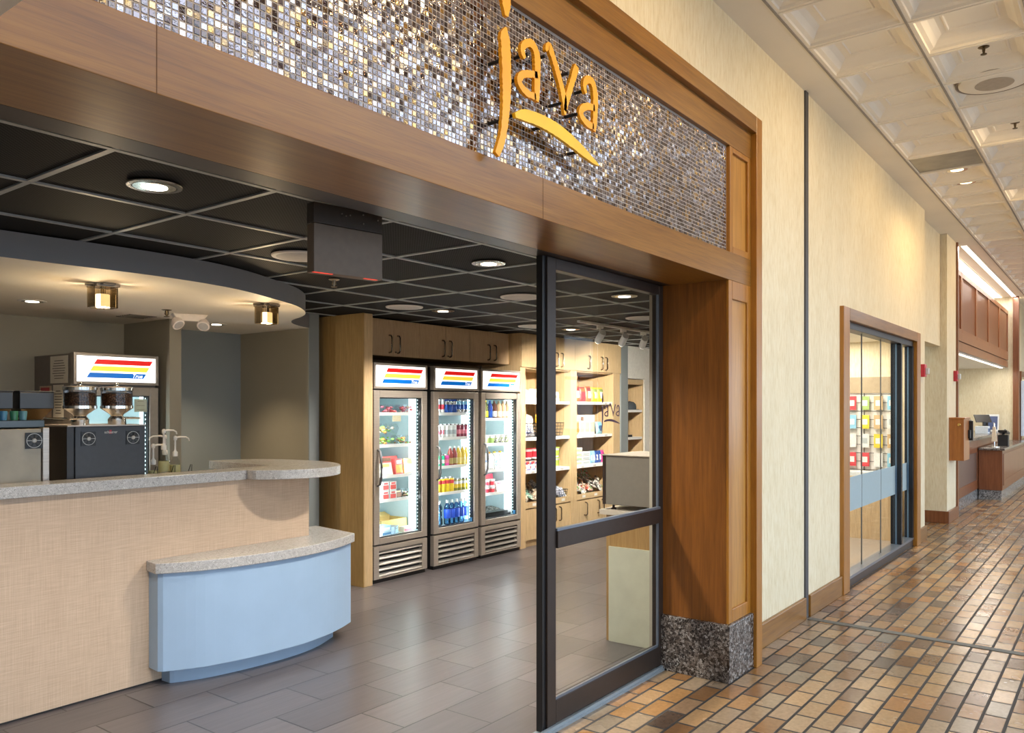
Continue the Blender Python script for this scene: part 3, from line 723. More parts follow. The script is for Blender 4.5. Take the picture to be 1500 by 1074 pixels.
M_syr = [plain('syrup_plastic', (.62, .58, .50), .25), M_white, plain('syrup_label', (.45, .42, .20), .6)]
def pump(x, y, h, rz, label):
    t = thing('syrup_pump_bottle', label, 'bottle', (x, y, 1.14), rz)
    b = h - .125
    m = MB(); m.lathe([(.029, 0, 0), (.031, .01, 0), (.031, b * .3, 2), (.031, b * .62, 0), (.029, b * .75, 0), (.012, b * .95, 0), (.011, b, 0)], 16); part('bottle', m, [M_plasticc, M_white, M_syr[2]], t, smooth=50)
    m = MB(); m.lathe([(.026, .004), (.026, b * .5), (.02, b * .52)], 12); part('syrup', m, plain('pale_syrup', (.55, .47, .33), .3), t, smooth=50)
    m = MB(); m.lathe([(.014, b - .005), (.016, b), (.016, b + .022), (.008, b + .03), (.006, b + .04), (.006, b + .095), (.012, b + .10), (.012, b + .118), (.006, b + .125)], 14)
    m.path([(0, 0, b + .112), (.03, 0, b + .117), (.07, 0, b + .115), (.088, 0, b + .105), (.092, 0, b + .09)], [.007, .006, .0055, .005, .004], 8); part('pump', m, plain('pump_white', (.78, .75, .70), .4), t, smooth=50)
pump(2.655, 4.80, .235, R(8), 'shortest syrup bottle with white pump, nearest the charcoal machine')
pump(2.718, 4.79, .325, R(5), 'tallest syrup bottle with white pump in the wire rack')
pump(2.80, 4.92, .285, R(150), 'syrup bottle with white pump standing behind the others')
pump(2.80, 4.80, .28, R(-5), 'syrup bottle with white pump at the right end of the rack')
m = MB(); r_ = .0022
for y in (-.07, .17): m.path([(-.12, y, .004), (.125, y, .004)], r_)
for x in (-.115, .0, .115):
    m.path([(x - .025, -.07, .004), (x + .012, -.075, .108), (x + .022, -.073, .108), (x + .022, -.07, .06), (x + .01, -.06, .055), (x + .01, .17, .055), (x + .01, .17, .004)], r_)
single('bottle_rack', m, M_blackm, 'black wire rack holding the white-pump syrup bottles', 'rack', (2.735, 4.80, 1.13), smooth=60)

# ------------------------------------------------------------------ glass-door coolers
def d_handle(h, d, r=.006):
    return [(0, 0, -h / 2), (0, -d * .7, -h / 2 + .004), (0, -d, -h / 2 + .02), (0, -d, 0), (0, -d, h / 2 - .02), (0, -d * .7, h / 2 - .004), (0, 0, h / 2)]
def cooler(label, x, y, w, shelves, steel, inner, lbl_color=None):
    t = thing('display_cooler', label, 'refrigerator', (x, y, 0)); h = w / 2
    m = MB()
    for s in (-1, 1): m.box(min(s * h, s * (h - .03)), max(s * h, s * (h - .03)), .05, .66, .03, 2.0)
    m.box(-h + .03, h - .03, .63, .66, .03, 2.0); m.box(-h + .03, h - .03, .05, .63, 1.74, 2.0); m.box(-h + .03, h - .03, .05, .63, .03, .36)
    part('cabinet', m, inner, t, .003)
    m = MB(); k = h - .03
    m.box(-k, -k + .006, .055, .63, .36, 1.74); m.box(k - .006, k, .055, .63, .36, 1.74); m.box(-k, k, .624, .63, .36, 1.74); m.box(-k, k, .055, .63, .36, .40); m.box(-k, k, .055, .63, 1.71, 1.74)
    part('liner', m, M_liner, t)
    m = MB(); m.frame(-h, h, 1.772, 2.008, .022, -.004, .05); m.box(-h, h, .05, .06, 1.772, 2.008); sg = part('sign_frame', m, steel, t, .003)
    m = MB(); m.box(-h + .022, h - .022, .006, .05, 1.794, 1.986); part('lit_panel', m, M_lit, sg)
    for k_, (zc, mat_) in enumerate(((1.945, M_sred), (1.894, M_syel), (1.843, M_sblu))):
        m = MB(); sl = (.30, .0, -.30)[k_] * .1; x0 = -.62 * h + sl * .9 + .01; x1 = .62 * h + sl * .9 + .04; hh = .0185; sk = .012
        m.hexa([(x0 - sk, .002, zc - hh), (x1 - sk, .002, zc - hh), (x1 - sk, .006, zc - hh), (x0 - sk, .006, zc - hh)], [(x0 + sk, .002, zc + hh), (x1 + sk, .002, zc + hh), (x1 + sk, .006, zc + hh), (x0 + sk, .006, zc + hh)])
        part('stripe', m, mat_, sg)
    text('sign_lettering', 'True', .042, sg, (.62 * h - .05, .001, 1.842), (R(90), 0, 0), M_lit, .0006, .35)
    d = None
    m = MB(); m.frame(-h, h, .35, 1.757, .072, 0, .045, wt=.066, wb=.056); d = part('door', m, steel, t, .004)
    m = MB(); m.frame(-h + .068, h - .068, .402, 1.695, .012, .012, .05); part('gasket', m, M_black, d)
    m = MB(); m.face([(-h + .07, .02, .404), (h - .07, .02, .404), (h - .07, .02, 1.693), (-h + .07, .02, 1.693)]); part('glass', m, M_glass, d)
    m = MB(); m.path([(-h + .045, 0, .885), (-h + .045, -.03, .90), (-h + .04, -.05, .96), (-h + .04, -.056, 1.05), (-h + .04, -.05, 1.14), (-h + .045, -.03, 1.20), (-h + .045, 0, 1.215)], [.010, .012, .013, .013, .013, .012, .010], 8); part('handle', m, plain('grey_handle', (.20, .20, .21), .35, .4), d, smooth=50)
    if lbl_color:
        m = MB(); m.box(h - .125, h - .085, .017, .019, .41, .455); part('energy_label', m, lbl_color, d)
    m = MB(); m.frame(-h, h, .036, .335, .065, 0, .05, wt=.045, wb=.012); m.box(-h + .06, h - .06, .05, .06, .04, .32); g = part('grille', m, steel, t, .003)
    m = MB()
    for i in range(5):
        z = .066 + i * .052; m.hexa([(-h + .066, .008, z - .016), (h - .066, .008, z - .016), (h - .066, .030, z + .012), (-h + .066, .030, z + .012)], [(-h + .066, .003, z - .008), (h - .066, .003, z - .008), (h - .066, .026, z + .020), (-h + .066, .026, z + .020)])
    part('louvre', m, plain('louvre_steel', (.40, .375, .35), .35, .5), g, .003)
    m = MB(); m.box(-h + .06, h - .06, .046, .05, .04, .3); part('louvre_back', m, M_black, g)
    m = MB(); m.box(-h + .01, h - .01, .02, .64, 0, .032); part('base', m, M_black, t)
    for z in shelves:
        m = MB(); m.box(-h + .04, h - .055, .075, .60, z - .012, z, 0); m.box(-h + .04, h - .092, .068, .075, z - .018, z + .012, 0); part('shelf', m, M_shelfw, t)
    m = MB(); m.box(h - .090, h - .062, .056, .066, .42, 1.69, 0)
    n = 38
    for i in range(n):
        z = .45 + i * (1.67 - .45) / (n - 1); m.box(h - .082, h - .070, .054, .056, z - .006, z + .006, 1)
    part('light_strip', m, [plain('led_strip_dark', (.05, .10, .11), .3), M_led], t)
    m = MB(); m.box(h - .050, h - .036, .075, .20, .42, 1.69); part('tube_light', m, M_led, t)
    return t
Z1 = (1.543, 1.245, .958, .736); Z2 = (1.537, 1.288, 1.0, .733); Z3 = (1.475, 1.20, .915, .665)
MIDDLE = 'glass-door drinks cooler'
M_encard = plain('blue_label', (.05, .25, .55), .5)
cooler('left one of the three steel glass-door coolers, stocked with salads and packs', 5.42, 5.40, .70, Z1, M_steel, M_black)
cooler('middle steel glass-door cooler, stocked with cans and water bottles', 6.21, 5.40, .69, Z2, M_steel, M_black, M_encard)
cooler('right one of the three steel glass-door coolers, beside the wooden shelving', 6.952, 5.40, .70, Z3, M_steel, M_black, M_encard)
M_sage = plain('sage_cooler_side', (.27, .34, .29), .5)
cooler('cooler with lit striped sign behind the counter and coffee machines', 3.118, 6.15, .655, (1.45, 1.15, .8), plain('grey_cooler_steel', (.30, .27, .24), .4, .5), plain('brown_grey_side', (.20, .17, .15), .5))
for x, y in ((5.42, 5.40), (6.21, 5.40), (6.952, 5.40), (3.118, 6.15)):
    for s_ in (1, -1):
        a_ = area('cooler_light', (x + .262 * s_, y + .062, 1.06), (R(90), 0, R(48) * s_), .02, 1.25, 9, COOL)
# notices on and around the rear cooler
def sheet(name, label, x, y, z, w, h, facing, mat_, lines=0, cat='notice', group=None, ink=None, blocks=()):
    t = thing(name, label, cat, (x, y, z), R(-90) if facing == '-x' else 0, group)
    m = MB(); m.box(-w / 2, w / 2, -.002, 0, -h / 2, h / 2); part('sheet', m, mat_, t)
    m = MB(); rn = random.Random(int(x * 100 + z * 77))
    for i in range(lines):
        ww = w * rn.uniform(.2, .38); zz = h * (.32 - .64 * i / max(1, lines - 1)); m.box(-ww, ww, -.0026, -.002, zz - h * .011, zz + h * .011)
    for x0, x1, z0, z1 in blocks: m.box(x0 * w, x1 * w, -.0026, -.002, z0 * h, z1 * h)
    if m.v: part('print', m, ink or M_ink, t)
    return t
sheet('notice', 'framed white notice at the top of the rear cooler side', 2.788, 6.375, 1.885, .285, .205, '-x', M_paper, 8)
sheet('poster', 'tan and red picture poster on the rear cooler side', 2.788, 6.60, 1.64, .20, .25, '-x', plain('poster_tan', (.62, .45, .33), .7), 0, 'poster', None, M_red, ((-.1, .3, -.15, .1), (-.4, .35, .28, .45), (.0, .2, -.1, .3)))
sheet('notice', 'narrow white printed sheet beside the poster on the rear cooler', 2.788, 6.385, 1.64, .17, .26, '-x', M_paper, 9)
sheet('card', 'small pale green card stuck inside the rear cooler glass', 3.305, 6.165, 1.615, .10, .10, '-y', plain('card_green', (.50, .56, .47), .7), 3, 'card')

# ------------------------------------------------------------------ fitted cabinets and shelving
M_pull = plain('dark_pull', (.22, .18, .14), .2, .95)
def cab_door(x0, x1, z0, z1, y, parent, side, hz, lock=False, mat_=None):
    m = MB(); m.box(x0 + .0015, x1 - .0015, y - .02, y, z0 + .0015, z1 - .0015); d = part('door', m, mat_ or M_maple, parent, .0015)
    hx = x1 - .055 if side == 'r' else x0 + .055
    m = MB(); m.path([(hx + p[0], y - .02 + p[1], hz + p[2]) for p in d_handle(.165, .036)], .0075, 8); part('handle', m, M_pull, d, smooth=50)
    if lock:
        m = MB(); m.lathe([(.009, 0), (.009, .006)], 12, (hx - .03, y - .026, hz - .075), axis='y'); part('lock', m, M_nickel, d, smooth=40)
    return d
M_maple2 = wood('maple_overhead_door', (.46, .31, .175), (.56, .39, .235), 'z', .4, 1.6, .05, .03)
for a, mid, b, label, lk in ((5.04, 5.44, 5.80, 'two-door wall cabinet above the left cooler', 1), (5.80, 6.186, 6.565, 'two-door wall cabinet above the middle cooler', 1), (6.565, 6.924, 7.285, 'two-door wall cabinet above the right cooler', 0)):
    t = thing('wall_cabinet', label, 'cabinet', (mid, 5.55, 2.085), 0, 'wall cabinets above the coolers')
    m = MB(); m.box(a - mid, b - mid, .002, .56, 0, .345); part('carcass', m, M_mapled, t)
    cab_door(a - mid, 0, 0, .345, 0, t, 'r', .115, False, M_maple2); cab_door(0, b - mid - (.04 if lk == 0 else 0), 0, .345, 0, t, 'l', .115, lk, M_maple2)
t = thing('end_panel', 'tall wooden end panel left of the coolers, floor to ceiling', 'panel', (4.98, 5.7, 0))
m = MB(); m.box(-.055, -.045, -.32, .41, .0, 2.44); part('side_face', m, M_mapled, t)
m = MB(); m.box(-.045, .055, -.32, .41, .0, 2.44); part('core', m, M_maple, t, .002)
t = thing('filler_panel', 'dark plywood filler strip hanging between wall cabinets and shelving', 'panel', (7.20, 6.0, 2.03))
m = MB(); m.box(-2.15, .1, 0, .1, -.02, .05); part('board', m, plain('dark_filler', (.16, .11, .065), .6), t)

def shelving(x0, o0, o1, x1, label, splits, losplits):
    t = thing('shelving_unit', label, 'shelf', ((x0 + x1) / 2, 5.42, 0)); c = (x0 + x1) / 2
    a, b, p, q = x0 - c, x1 - c, o0 - c, o1 - c
    m = MB(); m.box(a, p, 0, .56, 0, 2.44); m.box(q, b, 0, .56, 0, 2.44); m.box(p, q, .54, .56, 0, 2.44); m.box(p, q, .02, .54, 2.04, 2.44); m.box(p, q, .03, .54, .0, .445)
    part('carcass', m, M_maple, t, .002)
    for k, z in enumerate((1.672, 1.252, .872)):
        m = MB(); m.box(p, q, .022, .54, z - .032, z, 0); s = part('shelf', m, M_maple, t, .001)
        m = MB(); m.box(p, q, .018, .022, z - .034, z + .001); m.box(p, q, .022, .53, z, z + .0015); part('white_facing', m, M_shelfw, s)
        m = MB()
        for i in range(3):
            xx = p + (q - p) * (.18 + .32 * i); m.box(xx - .03, xx + .03, .0165, .018, z - .030, z - .008)
        part('price_tag', m, plain('price_tag_grey', (.52, .50, .47), .6), s)
    m = MB(); m.box(p, q, .0, .54, .445, .475); m.box(p, q, .0, .016, .475, .515); s = part('base_shelf', m, M_maple, t, .002)
    m = MB()
    for i in range(3):
        xx = p + (q - p) * (.18 + .32 * i); m.box(xx - .035, xx + .035, -.0015, 0, .466, .498)
    part('price_tag', m, plain('price_tag_white', (.75, .73, .70), .6), s)
    e = [a + .0] + [v - c for v in splits] + [b]
    for i in range(len(e) - 1): cab_door(e[i], e[i + 1], 2.055, 2.44, 0, t, 'rrl'[i], 2.17, i == 0)
    e = [p] + [v - c for v in losplits] + [q]
    for i in range(len(e) - 1): cab_door(e[i], e[i + 1], .075, .435, .028, t, 'rrl'[i], .32, i == 0)
    return t
shelving(7.315, 7.42, 8.36, 8.43, 'left wooden shelving unit of snacks, next to the right cooler', [7.74, 8.06], [7.74, 8.06])
shelving(8.432, 8.50, 9.40, 9.572, 'right wooden shelving unit, red and yellow bags on its top shelf', [8.79, 9.10], [8.76, 9.06])
t = thing('niche_shelves', 'shelves set in the white wall niche, a dark cap on the top one', 'shelf', (10.03, 5.43, .3))
m = MB(); m.box(-.228, -.205, .01, .55, 0, 1.69); m.box(.225, .248, .01, .55, 0, 1.69); m.box(-.205, .225, .53, .55, 0, 1.69); m.box(-.205, .225, .01, .53, 1.62, 1.69); part('carcass', m, M_maple, t)
for z in (1.565, 1.185, .80, .40):
    m = MB(); m.box(-.205, .225, .02, .53, z - .33, z - .3); s = part('shelf', m, M_maple, t)
    m = MB(); m.box(-.205, .225, .016, .02, z - .332, z - .299); m.box(-.205, .225, .02, .52, z - .3, z - .2985); part('white_facing', m, M_shelfw, s)

# register counter behind the sliding door
t = thing('checkout_counter', 'small counter behind the glass door with wood panel and pale green end', 'counter', (5.3, 2.68, 0))
m = MB(); m.box(-.47, 1.3, -.20, .16, 0, .865); part('carcass', m, wood('checkout_wood', (.36, .21, .075), (.46, .29, .12), 'z', .4, 1.6), t)
m = MB(); m.box(-.485, -.47, -.185, .135, 0, .65); part('end_guard', m, plain('pale_green_board', (.58, .59, .47), .5, mottled=.05, scale=9), t, .002)
m = MB(); m.box(-.50, 1.3, -.22, .20, .865, .90); part('worktop', m, plain('pale_worktop', (.56, .50, .42), .4), t, .003)
t = thing('countertop_warmer', 'grey boxy appliance on little feet on the checkout counter', 'appliance', (5.12, 2.68, .90))
m = MB(); m.box(-.30, .24, -.185, .16, .035, .37); part('case', m, plain('taupe_metal', (.25, .23, .20), .45, .3, .03), t, .004)
m = MB(); m.box(-.30, .24, .161, .185, .035, .37); part('front_bezel', m, plain('brown_black_bezel', (.03, .02, .018), .35), t, .002)
for x in (-.26, .2):
    for y in (-.15, .12):
        m = MB(); m.lathe([(.018, 0), (.018, .008), (.008, .015), (.008, .035)], 12, (x, y, 0)); part('foot', m, M_black, t, smooth=40)
m = MB(); m.box(-.31, .25, -.19, .19, .37, .376); part('lit_top', m, plain('lit_top_tone', (.58, .52, .45), .3, .6), t)  # lighter top: the light falling on the case is put into its colour
m = MB(); m.box(-.03, .03, -.02, .02, 0, .05); single('door_stop', m, M_black, 'small black block on the floor inside the glass door corner', 'door stop', (4.47, 2.335, 0))

# ------------------------------------------------------------------ ceiling fittings
def disc_speaker(i, x, y, label):
    t = thing('ceiling_speaker', label, 'speaker', (x, y, 2.437), 0, 'round ceiling speakers in the shop')
    m = MB(); m.lathe([(.120, -.006), (.138, -.010), (.153, -.008), (.156, 0)], 36); part('rim', m, M_spk, t, smooth=40)
    m = MB(); m.lathe([(.02, -.012), (.125, -.0105), (.134, -.006)], 36); part('cover', m, plain('speaker_grille', (.55, .51, .47), .7), t, smooth=40)
for i, (x, y, l) in enumerate(((2.85, 3.62, 'round white ceiling speaker half hidden by the hanging sign box'), (4.906, 3.63, 'round white ceiling speaker just left of the glass door edge'), (4.82, 4.77, 'round white ceiling speaker above the left cooler'), (6.74, 3.58, 'round white ceiling speaker seen through the glass at top right'), (6.74, 4.83, 'round white ceiling speaker over the shelving, beside the dark door stile'))): disc_speaker(i, x, y, l)
def can(x, y, z, r, label, group, glow=M_lamp, trim=None):
    t = thing('recessed_downlight', label, 'ceiling light', (x, y, z), 0, group)
    m = MB(); n = 28; b = 0
    m.lathe([(r * .80, -.001), (r * .82, -.005), (r, -.004), (r * 1.02, 0)], n); part('trim_ring', m, trim or M_nickel, t, smooth=40)
    m = MB(); m.lathe([(r * .78, -.0055), (r * .50, -.0056)], n); part('reflector', m, plain('reflector_chrome', (.8, .74, .66), .12, 1., .25, 60), t)
    m = MB(); m.lathe([(r * .48, -.0075), (r * .3, -.008)], n); part('lamp', m, glow, t)
CL = ('recessed downlight in the black ceiling above the bar at left', 'recessed downlight in the black ceiling beside the dark door stile', 'recessed downlight above the left cooler', 'recessed downlight seen through the top of the glass door', 'recessed downlight seen through the glass above the shelving')
for (x, y), l in zip(CANS, CL): can(x, y, 2.437, .098, l, 'downlights in the black ceiling')
NOOK = [(2.366, 5.80, 'recessed downlight in the cream soffit at far left'), (3.97, 6.16, 'recessed downlight in the soffit behind the emergency light')]
for x, y, l in NOOK:
    can(x, y, 2.31, .085, l, 'downlights in the cream soffit', M_lamp, M_white); spot('can_light', (x, y, 2.29), (x, y, 0), 85, (1, .78, .5), 105, .8, .05)
for x, y, l in ((9.42, 1.37, 'recessed corridor downlight nearer the ceiling vent'), (10.0, 1.37, 'recessed corridor downlight farther from the ceiling vent')):
    can(x, y, 4.055, .125, l, 'corridor downlights beyond the vent', emit('corr_glow', (1, .85, .5), 3.0) if 'corr_glow' not in MATS else MATS['corr_glow'], M_cream)
t = thing('ceiling_speaker', 'large round speaker set in the coffered corridor ceiling', 'speaker', (6.94, .765, 4.035))
m = MB(); m.lathe([(.235, -.001), (.25, -.018), (.256, -.018), (.25, .03)], 40); part('outline_ring', m, plain('ring_dark_brown', (.25, .2, .15), .7), t, smooth=40)  # dark outline around the speaker rim
m = MB(); m.lathe([(.13, -.035), (.16, -.034), (.205, -.03), (.235, -.02), (.24, 0)], 40); part('rim', m, M_cream, t, smooth=40)
m = MB(); m.lathe([(.02, -.038), (.128, -.037)], 36); part('cover', m, plain('speaker_mesh_tan', (.42, .36, .29), .7), t)
def sprinkler(x, y, z, label, mat_):
    t = thing('sprinkler_head', label, 'sprinkler', (x, y, z))
    m = MB(); m.lathe([(.022, -.006), (.034, -.002), (.036, 0)], 18); part('escutcheon', m, mat_, t, smooth=40)
    m = MB(); m.lathe([(.006, -.045), (.009, -.03), (.011, -.012), (.011, -.006)], 10); m.path([(-.014, 0, -.012), (-.016, 0, -.028), (0, 0, -.046)], .0028); m.path([(.014, 0, -.012), (.016, 0, -.028), (0, 0, -.046)], .0028); part('frame', m, mat_, t, smooth=40)
    m = MB(); m.lathe([(.005, -.052), (.02, -.05), (.02, -.047), (.005, -.045)], 14); part('deflector', m, mat_, t)
BR = plain('dark_brass', (.12, .09, .05), .35, .8)
sprinkler(6.343, .762, 4.06, 'sprinkler head in the corridor ceiling nearer the round speaker', BR)
sprinkler(8.19, .748, 4.06, 'sprinkler head in the corridor ceiling farther down, near the right edge', BR)
sprinkler(3.515, 4.12, 2.437, 'sprinkler head below the hanging sign box in the black ceiling', plain('pale_brass', (.45, .38, .28), .3, .7))
sprinkler(3.172, 5.55, 2.31, 'sprinkler head in the cream soffit by the emergency light', BR)
t = thing('ceiling_vent', 'dusty grey rectangular vent panel in the corridor ceiling', 'vent', (8.865, 1.385, 4.0))
m = MB(); m.frame(-.30, .30, -.30, .30, .012, 0, .02); m.v = [(x, z, y) for x, y, z in m.v]; part('frame', m, M_cream, t)
m = MB(); m.box(-.288, .288, -.288, .288, .012, .018); part('panel', m, plain('dusty_grey_metal', (.29, .275, .235), .35, .2, .2, 5), t)
t = thing('ceiling_vent', 'small louvred vent in the cream soffit above the rear cooler', 'vent', (3.25, 6.12, 2.31))
m = MB()
for i in range(6): m.box(-.10, .10, -.09 + i * .034, -.075 + i * .034, -.006, 0)
m.box(-.11, .11, -.10, -.092, -.006, 0); m.box(-.11, .11, .095, .103, -.006, 0)
part('louvre', m, plain('vent_brown', (.16, .14, .12), .6), t)
# flush lamps under the soffit
def flush_lamp(x, y, label):
    t = thing('flush_ceiling_lamp', label, 'ceiling light', (x, y, 2.31), R(0), 'square flush lamps under the soffit')
    m = MB(); m.box(-.085, .085, -.035, .035, -.014, 0); m.box(-.035, .035, -.085, .085, -.014, 0); m.box(-.062, .062, -.062, .062, -.022, -.004); part('ceiling_plate', m, M_nickel, t, .002)
    for a in range(4):
        m = MB(); m.box(-.042, .042, -.068, -.064, -.138, -.022); o = part('amber_pane', m, M_amber, t); o.rotation_euler = (0, 0, a * math.pi / 2)
    m = MB(); m.lathe([(.036, -.135), (.038, -.13), (.038, -.062), (.034, -.06)], 20); part('diffuser', m, M_lampw, t, smooth=40)
    m = MB(); m.lathe([(.016, -.06), (.016, -.022)], 12); part('lamp_holder', m, M_chrome, t, smooth=40)
    point('soffit_lamp', (x, y, 2.31 - .16), 13, (1, .76, .46), .04)
flush_lamp(2.285, 4.68, 'square amber-glass flush lamp over the bar at left, above the coffee machines')
flush_lamp(3.40, 4.68, 'square amber-glass flush lamp near the rounded end of the soffit')
# emergency light
t = thing('emergency_light', 'white twin-head emergency light fixed under the soffit', 'emergency light', (3.43, 5.68, 2.31), R(-18))
m = MB(); m.hexa([(-.09, -.03, -.055), (.09, -.03, -.055), (.09, .03, -.055), (-.09, .03, -.055)], [(-.13, -.045, 0), (.13, -.045, 0), (.13, .045, 0), (-.13, .045, 0)]); part('housing', m, plain('emergency_white', (.72, .66, .62), .5), t, .006)
for s in (-1, 1):
    m = MB(); m.lathe([(.022, 0), (.04, .03), (.046, .06), (.047, .066), (.036, .068)], 20); o = part('lamp_head', m, plain('lamp_head_white', (.78, .72, .70), .3), t, smooth=40); o.location = (s * .11, -.01, -.045); o.rotation_euler = (R(140), R(25 * s), 0)
    m = MB(); m.lathe([(.036, .0685), (.02, .070)], 20); o2 = part('lens', m, plain('lamp_lens', (.55, .54, .56), .1, .3), o)
# hanging sign box with its back to us
t = thing('hanging_sign_box', 'dark metal sign box hung from the black ceiling, red glow beneath', 'sign', (2.13, 2.62, 2.437), R(-9))
m = MB(); m.box(0, .335, 0, .055, -.285, -.085); part('case', m, plain('bronze_case', (.17, .125, .09), .5, .1), t, .003)
m = MB(); m.box(0, .335, .002, .057, -.083, 0); part('mounting_plate', m, plain('dark_bronze_plate', (.065, .052, .043), .5, .1), t, .002)
m = MB()
for x, z in ((.13, -.03), (.15, -.036), (.17, -.03), (.235, -.018), (.235, -.055), (.31, -.03)): m.lathe([(.0035, 0), (.0035, .004)], 8, (x, .0, z), axis='y')
part('rivet', m, plain('bright_rivet', (.7, .66, .6), .3, .8), t)
m = MB(); m.box(0, .09, .002, .014, -.2865, -.285); m.box(.245, .31, .002, .014, -.2865, -.285); part('red_edge', m, M_redled, t)
# track spots
t0 = thing('light_track', 'white lighting track under the black ceiling by the shelving', 'light track', (7.3, 4.16, 2.437))
m = MB(); m.box(-.75, .85, -.018, .018, -.022, 0); part('rail', m, M_white, t0, .002)
def track_spot(x, y, az, label):
    t = thing('track_spotlight', label, 'spotlight', (x, y, 2.415), az, 'track spots over the shelving')
    m = MB(); m.box(-.03, .03, -.016, .016, -.03, 0); m.lathe([(.007, -.075), (.007, -.03)], 10); part('adapter', m, M_white, t, smooth=40)
    m = MB(); m.lathe([(.030, -.07), (.036, -.062), (.036, .075), (.034, .08)], 22); o = part('lamp_head', m, plain('spot_white', (.74, .74, .74), .4), t, smooth=40); o.location = (0, 0, -.115); o.rotation_euler = (R(58), 0, 0)
    m = MB(); m.lathe([(.031, -.071), (.012, -.072)], 22); part('lamp', m, M_lamp, o)
track_spot(6.95, 4.16, R(-35), 'leftmost white track spotlight hanging over the shelving'); track_spot(7.42, 4.16, R(-40), 'second white track spotlight, with a box beside it'); track_spot(7.86, 4.16, R(-48), 'rightmost white track spotlight over the shelving')

# ------------------------------------------------------------------ goods
def mk_print(name, cols, scale=40, rough=.35, plastic=.0):
    """printed foil: patches of colour"""
    if name in MATS: return MATS[name]
    m, nt, b = base(name); setp(b, Roughness=rough, Metallic=plastic)
    v = N(nt, 'ShaderNodeTexVoronoi'); v.inputs['Scale'].default_value = scale
    nt.links.new(coords(nt), v.inputs['Vector']); sep = N(nt, 'ShaderNodeSeparateColor'); nt.links.new(v.outputs['Color'], sep.inputs[0])
    k = len(cols); nt.links.new(ramp(nt, sep.outputs[0], [(i / k, c) for i, c in enumerate(cols)], True), b.inputs['Base Color']); return m
def G(name, col, rough=.35, metal=0.): return plain('goods_' + name, col, rough, metal, .08, 60)
WHT = G('white', (.78, .78, .76)); SIL = G('silver', (.60, .60, .62), .25, .8)
def row(first, xs, y, z, jitter=.2):
    for i, x in enumerate(xs):
        if i: o = dup(first, (x, y, z), random.uniform(-jitter, jitter))
        else: first.location = (x, y, z)
def can_(name, label, cols, r=.029, h=.12, group=None, cat='can'):
    a, b_ = cols[0], cols[1]; c_ = cols[2] if len(cols) > 2 else a
    m = MB(); m.lathe([(r * .75, 0, 2), (r, h * .05, 0), (r, h * .28, 1), (r, h * .58, 3), (r, h * .80, 0), (r, h * .90, 2), (r * .80, h * .98, 2), (r * .80, h, 2), (r * .7, h * .985, 2)], 14)
    return single(name, m, [a, b_, SIL, c_], label, cat, smooth=50, group=group)
def bottle_(name, label, liquid, lab, cap, r=.03, h=.2, neck=.6, group=None, glass=False):
    t = thing(name, label, 'bottle', (0, 0, 0), 0, group)
    m = MB(); m.lathe([(r * .8, 0, 0), (r, h * .03, 0), (r, h * .12, 1), (r, h * .42, 0), (r, h * neck, 0), (r * .72, h * (neck + .14), 0), (r * .38, h * .88, 0), (r * .36, h * .94, 0)], 14); part('body', m, [liquid, lab], t, smooth=50)
    m = MB(); m.lathe([(r * .42, h * .92), (r * .42, h * .995), (r * .36, h)], 12); part('cap', m, cap, t, smooth=50)
    return t
def carton(name, label, w, d, h, body, front, cat='box', group=None, top=None, bevel=.002):
    m = MB(); m.box(-w / 2, w / 2, 0, d, 0, h, 0); m.box(-w * .42, w * .42, -.0008, 0, h * .12, h * .62, 1); m.box(-w * .30, w * .30, -.0008, 0, h * .70, h * .90, 2)
    return single(name, m, [body, front, top or front], label, cat, group=group, bevel=bevel)
def bag_mesh(w, h, t, seed, mats, nx=8, nz=9, crimp=True):
    rn = random.Random(seed); m = MB(); idx = {}
    for sd in (-1, 1):
        for k in range(nz + 1):
            for i in range(nx + 1):
                u, v = i / nx * 2 - 1, k / nz * 2 - 1
                p = max(0, (1 - abs(u) ** 2.4)) ** .6 * max(0, (1 - abs(v) ** 3)) ** .55
                y = sd * (t / 2 * p + (.0006 if p == 0 else 0)); j = .10 * t * p
                x = u * w / 2 * (1 - .06 * (1 - abs(v))) ; z = (v + 1) * h / 2
                idx[sd, k, i] = len(m.v); m.v.append((x + rn.uniform(-j, j) * .5, y + rn.uniform(-j, j), z))
    for sd in (-1, 1):
        for k in range(nz):
            for i in range(nx):
                f = (idx[sd, k, i], idx[sd, k, i + 1], idx[sd, k + 1, i + 1], idx[sd, k + 1, i]); m.f.append(f if sd < 0 else f[::-1])
                c_ = 1 if (1 < k < nz * .6 and 1 < i < nx - 2) else (2 if nz * .62 < k < nz - 1 and 0 < i < nx - 1 else 0); m.m.append(c_ if len(mats) > c_ else 0)
    for k in range(nz):
        for i in (0, nx):
            f = (idx[-1, k, i], idx[-1, k + 1, i], idx[1, k + 1, i], idx[1, k, i]); m.f.append(f); m.m.append(0)
    return m
def bag(label, loc, w, h, t, mats, rz=0, ry=0, rx=0, seed=1, cat='bag', group=None, name='snack_bag'):
    o = single(name, bag_mesh(w, h, t, seed, mats), mats, label, cat, loc, group=group, smooth=60); o.rotation_euler = (rx, ry, rz); return o
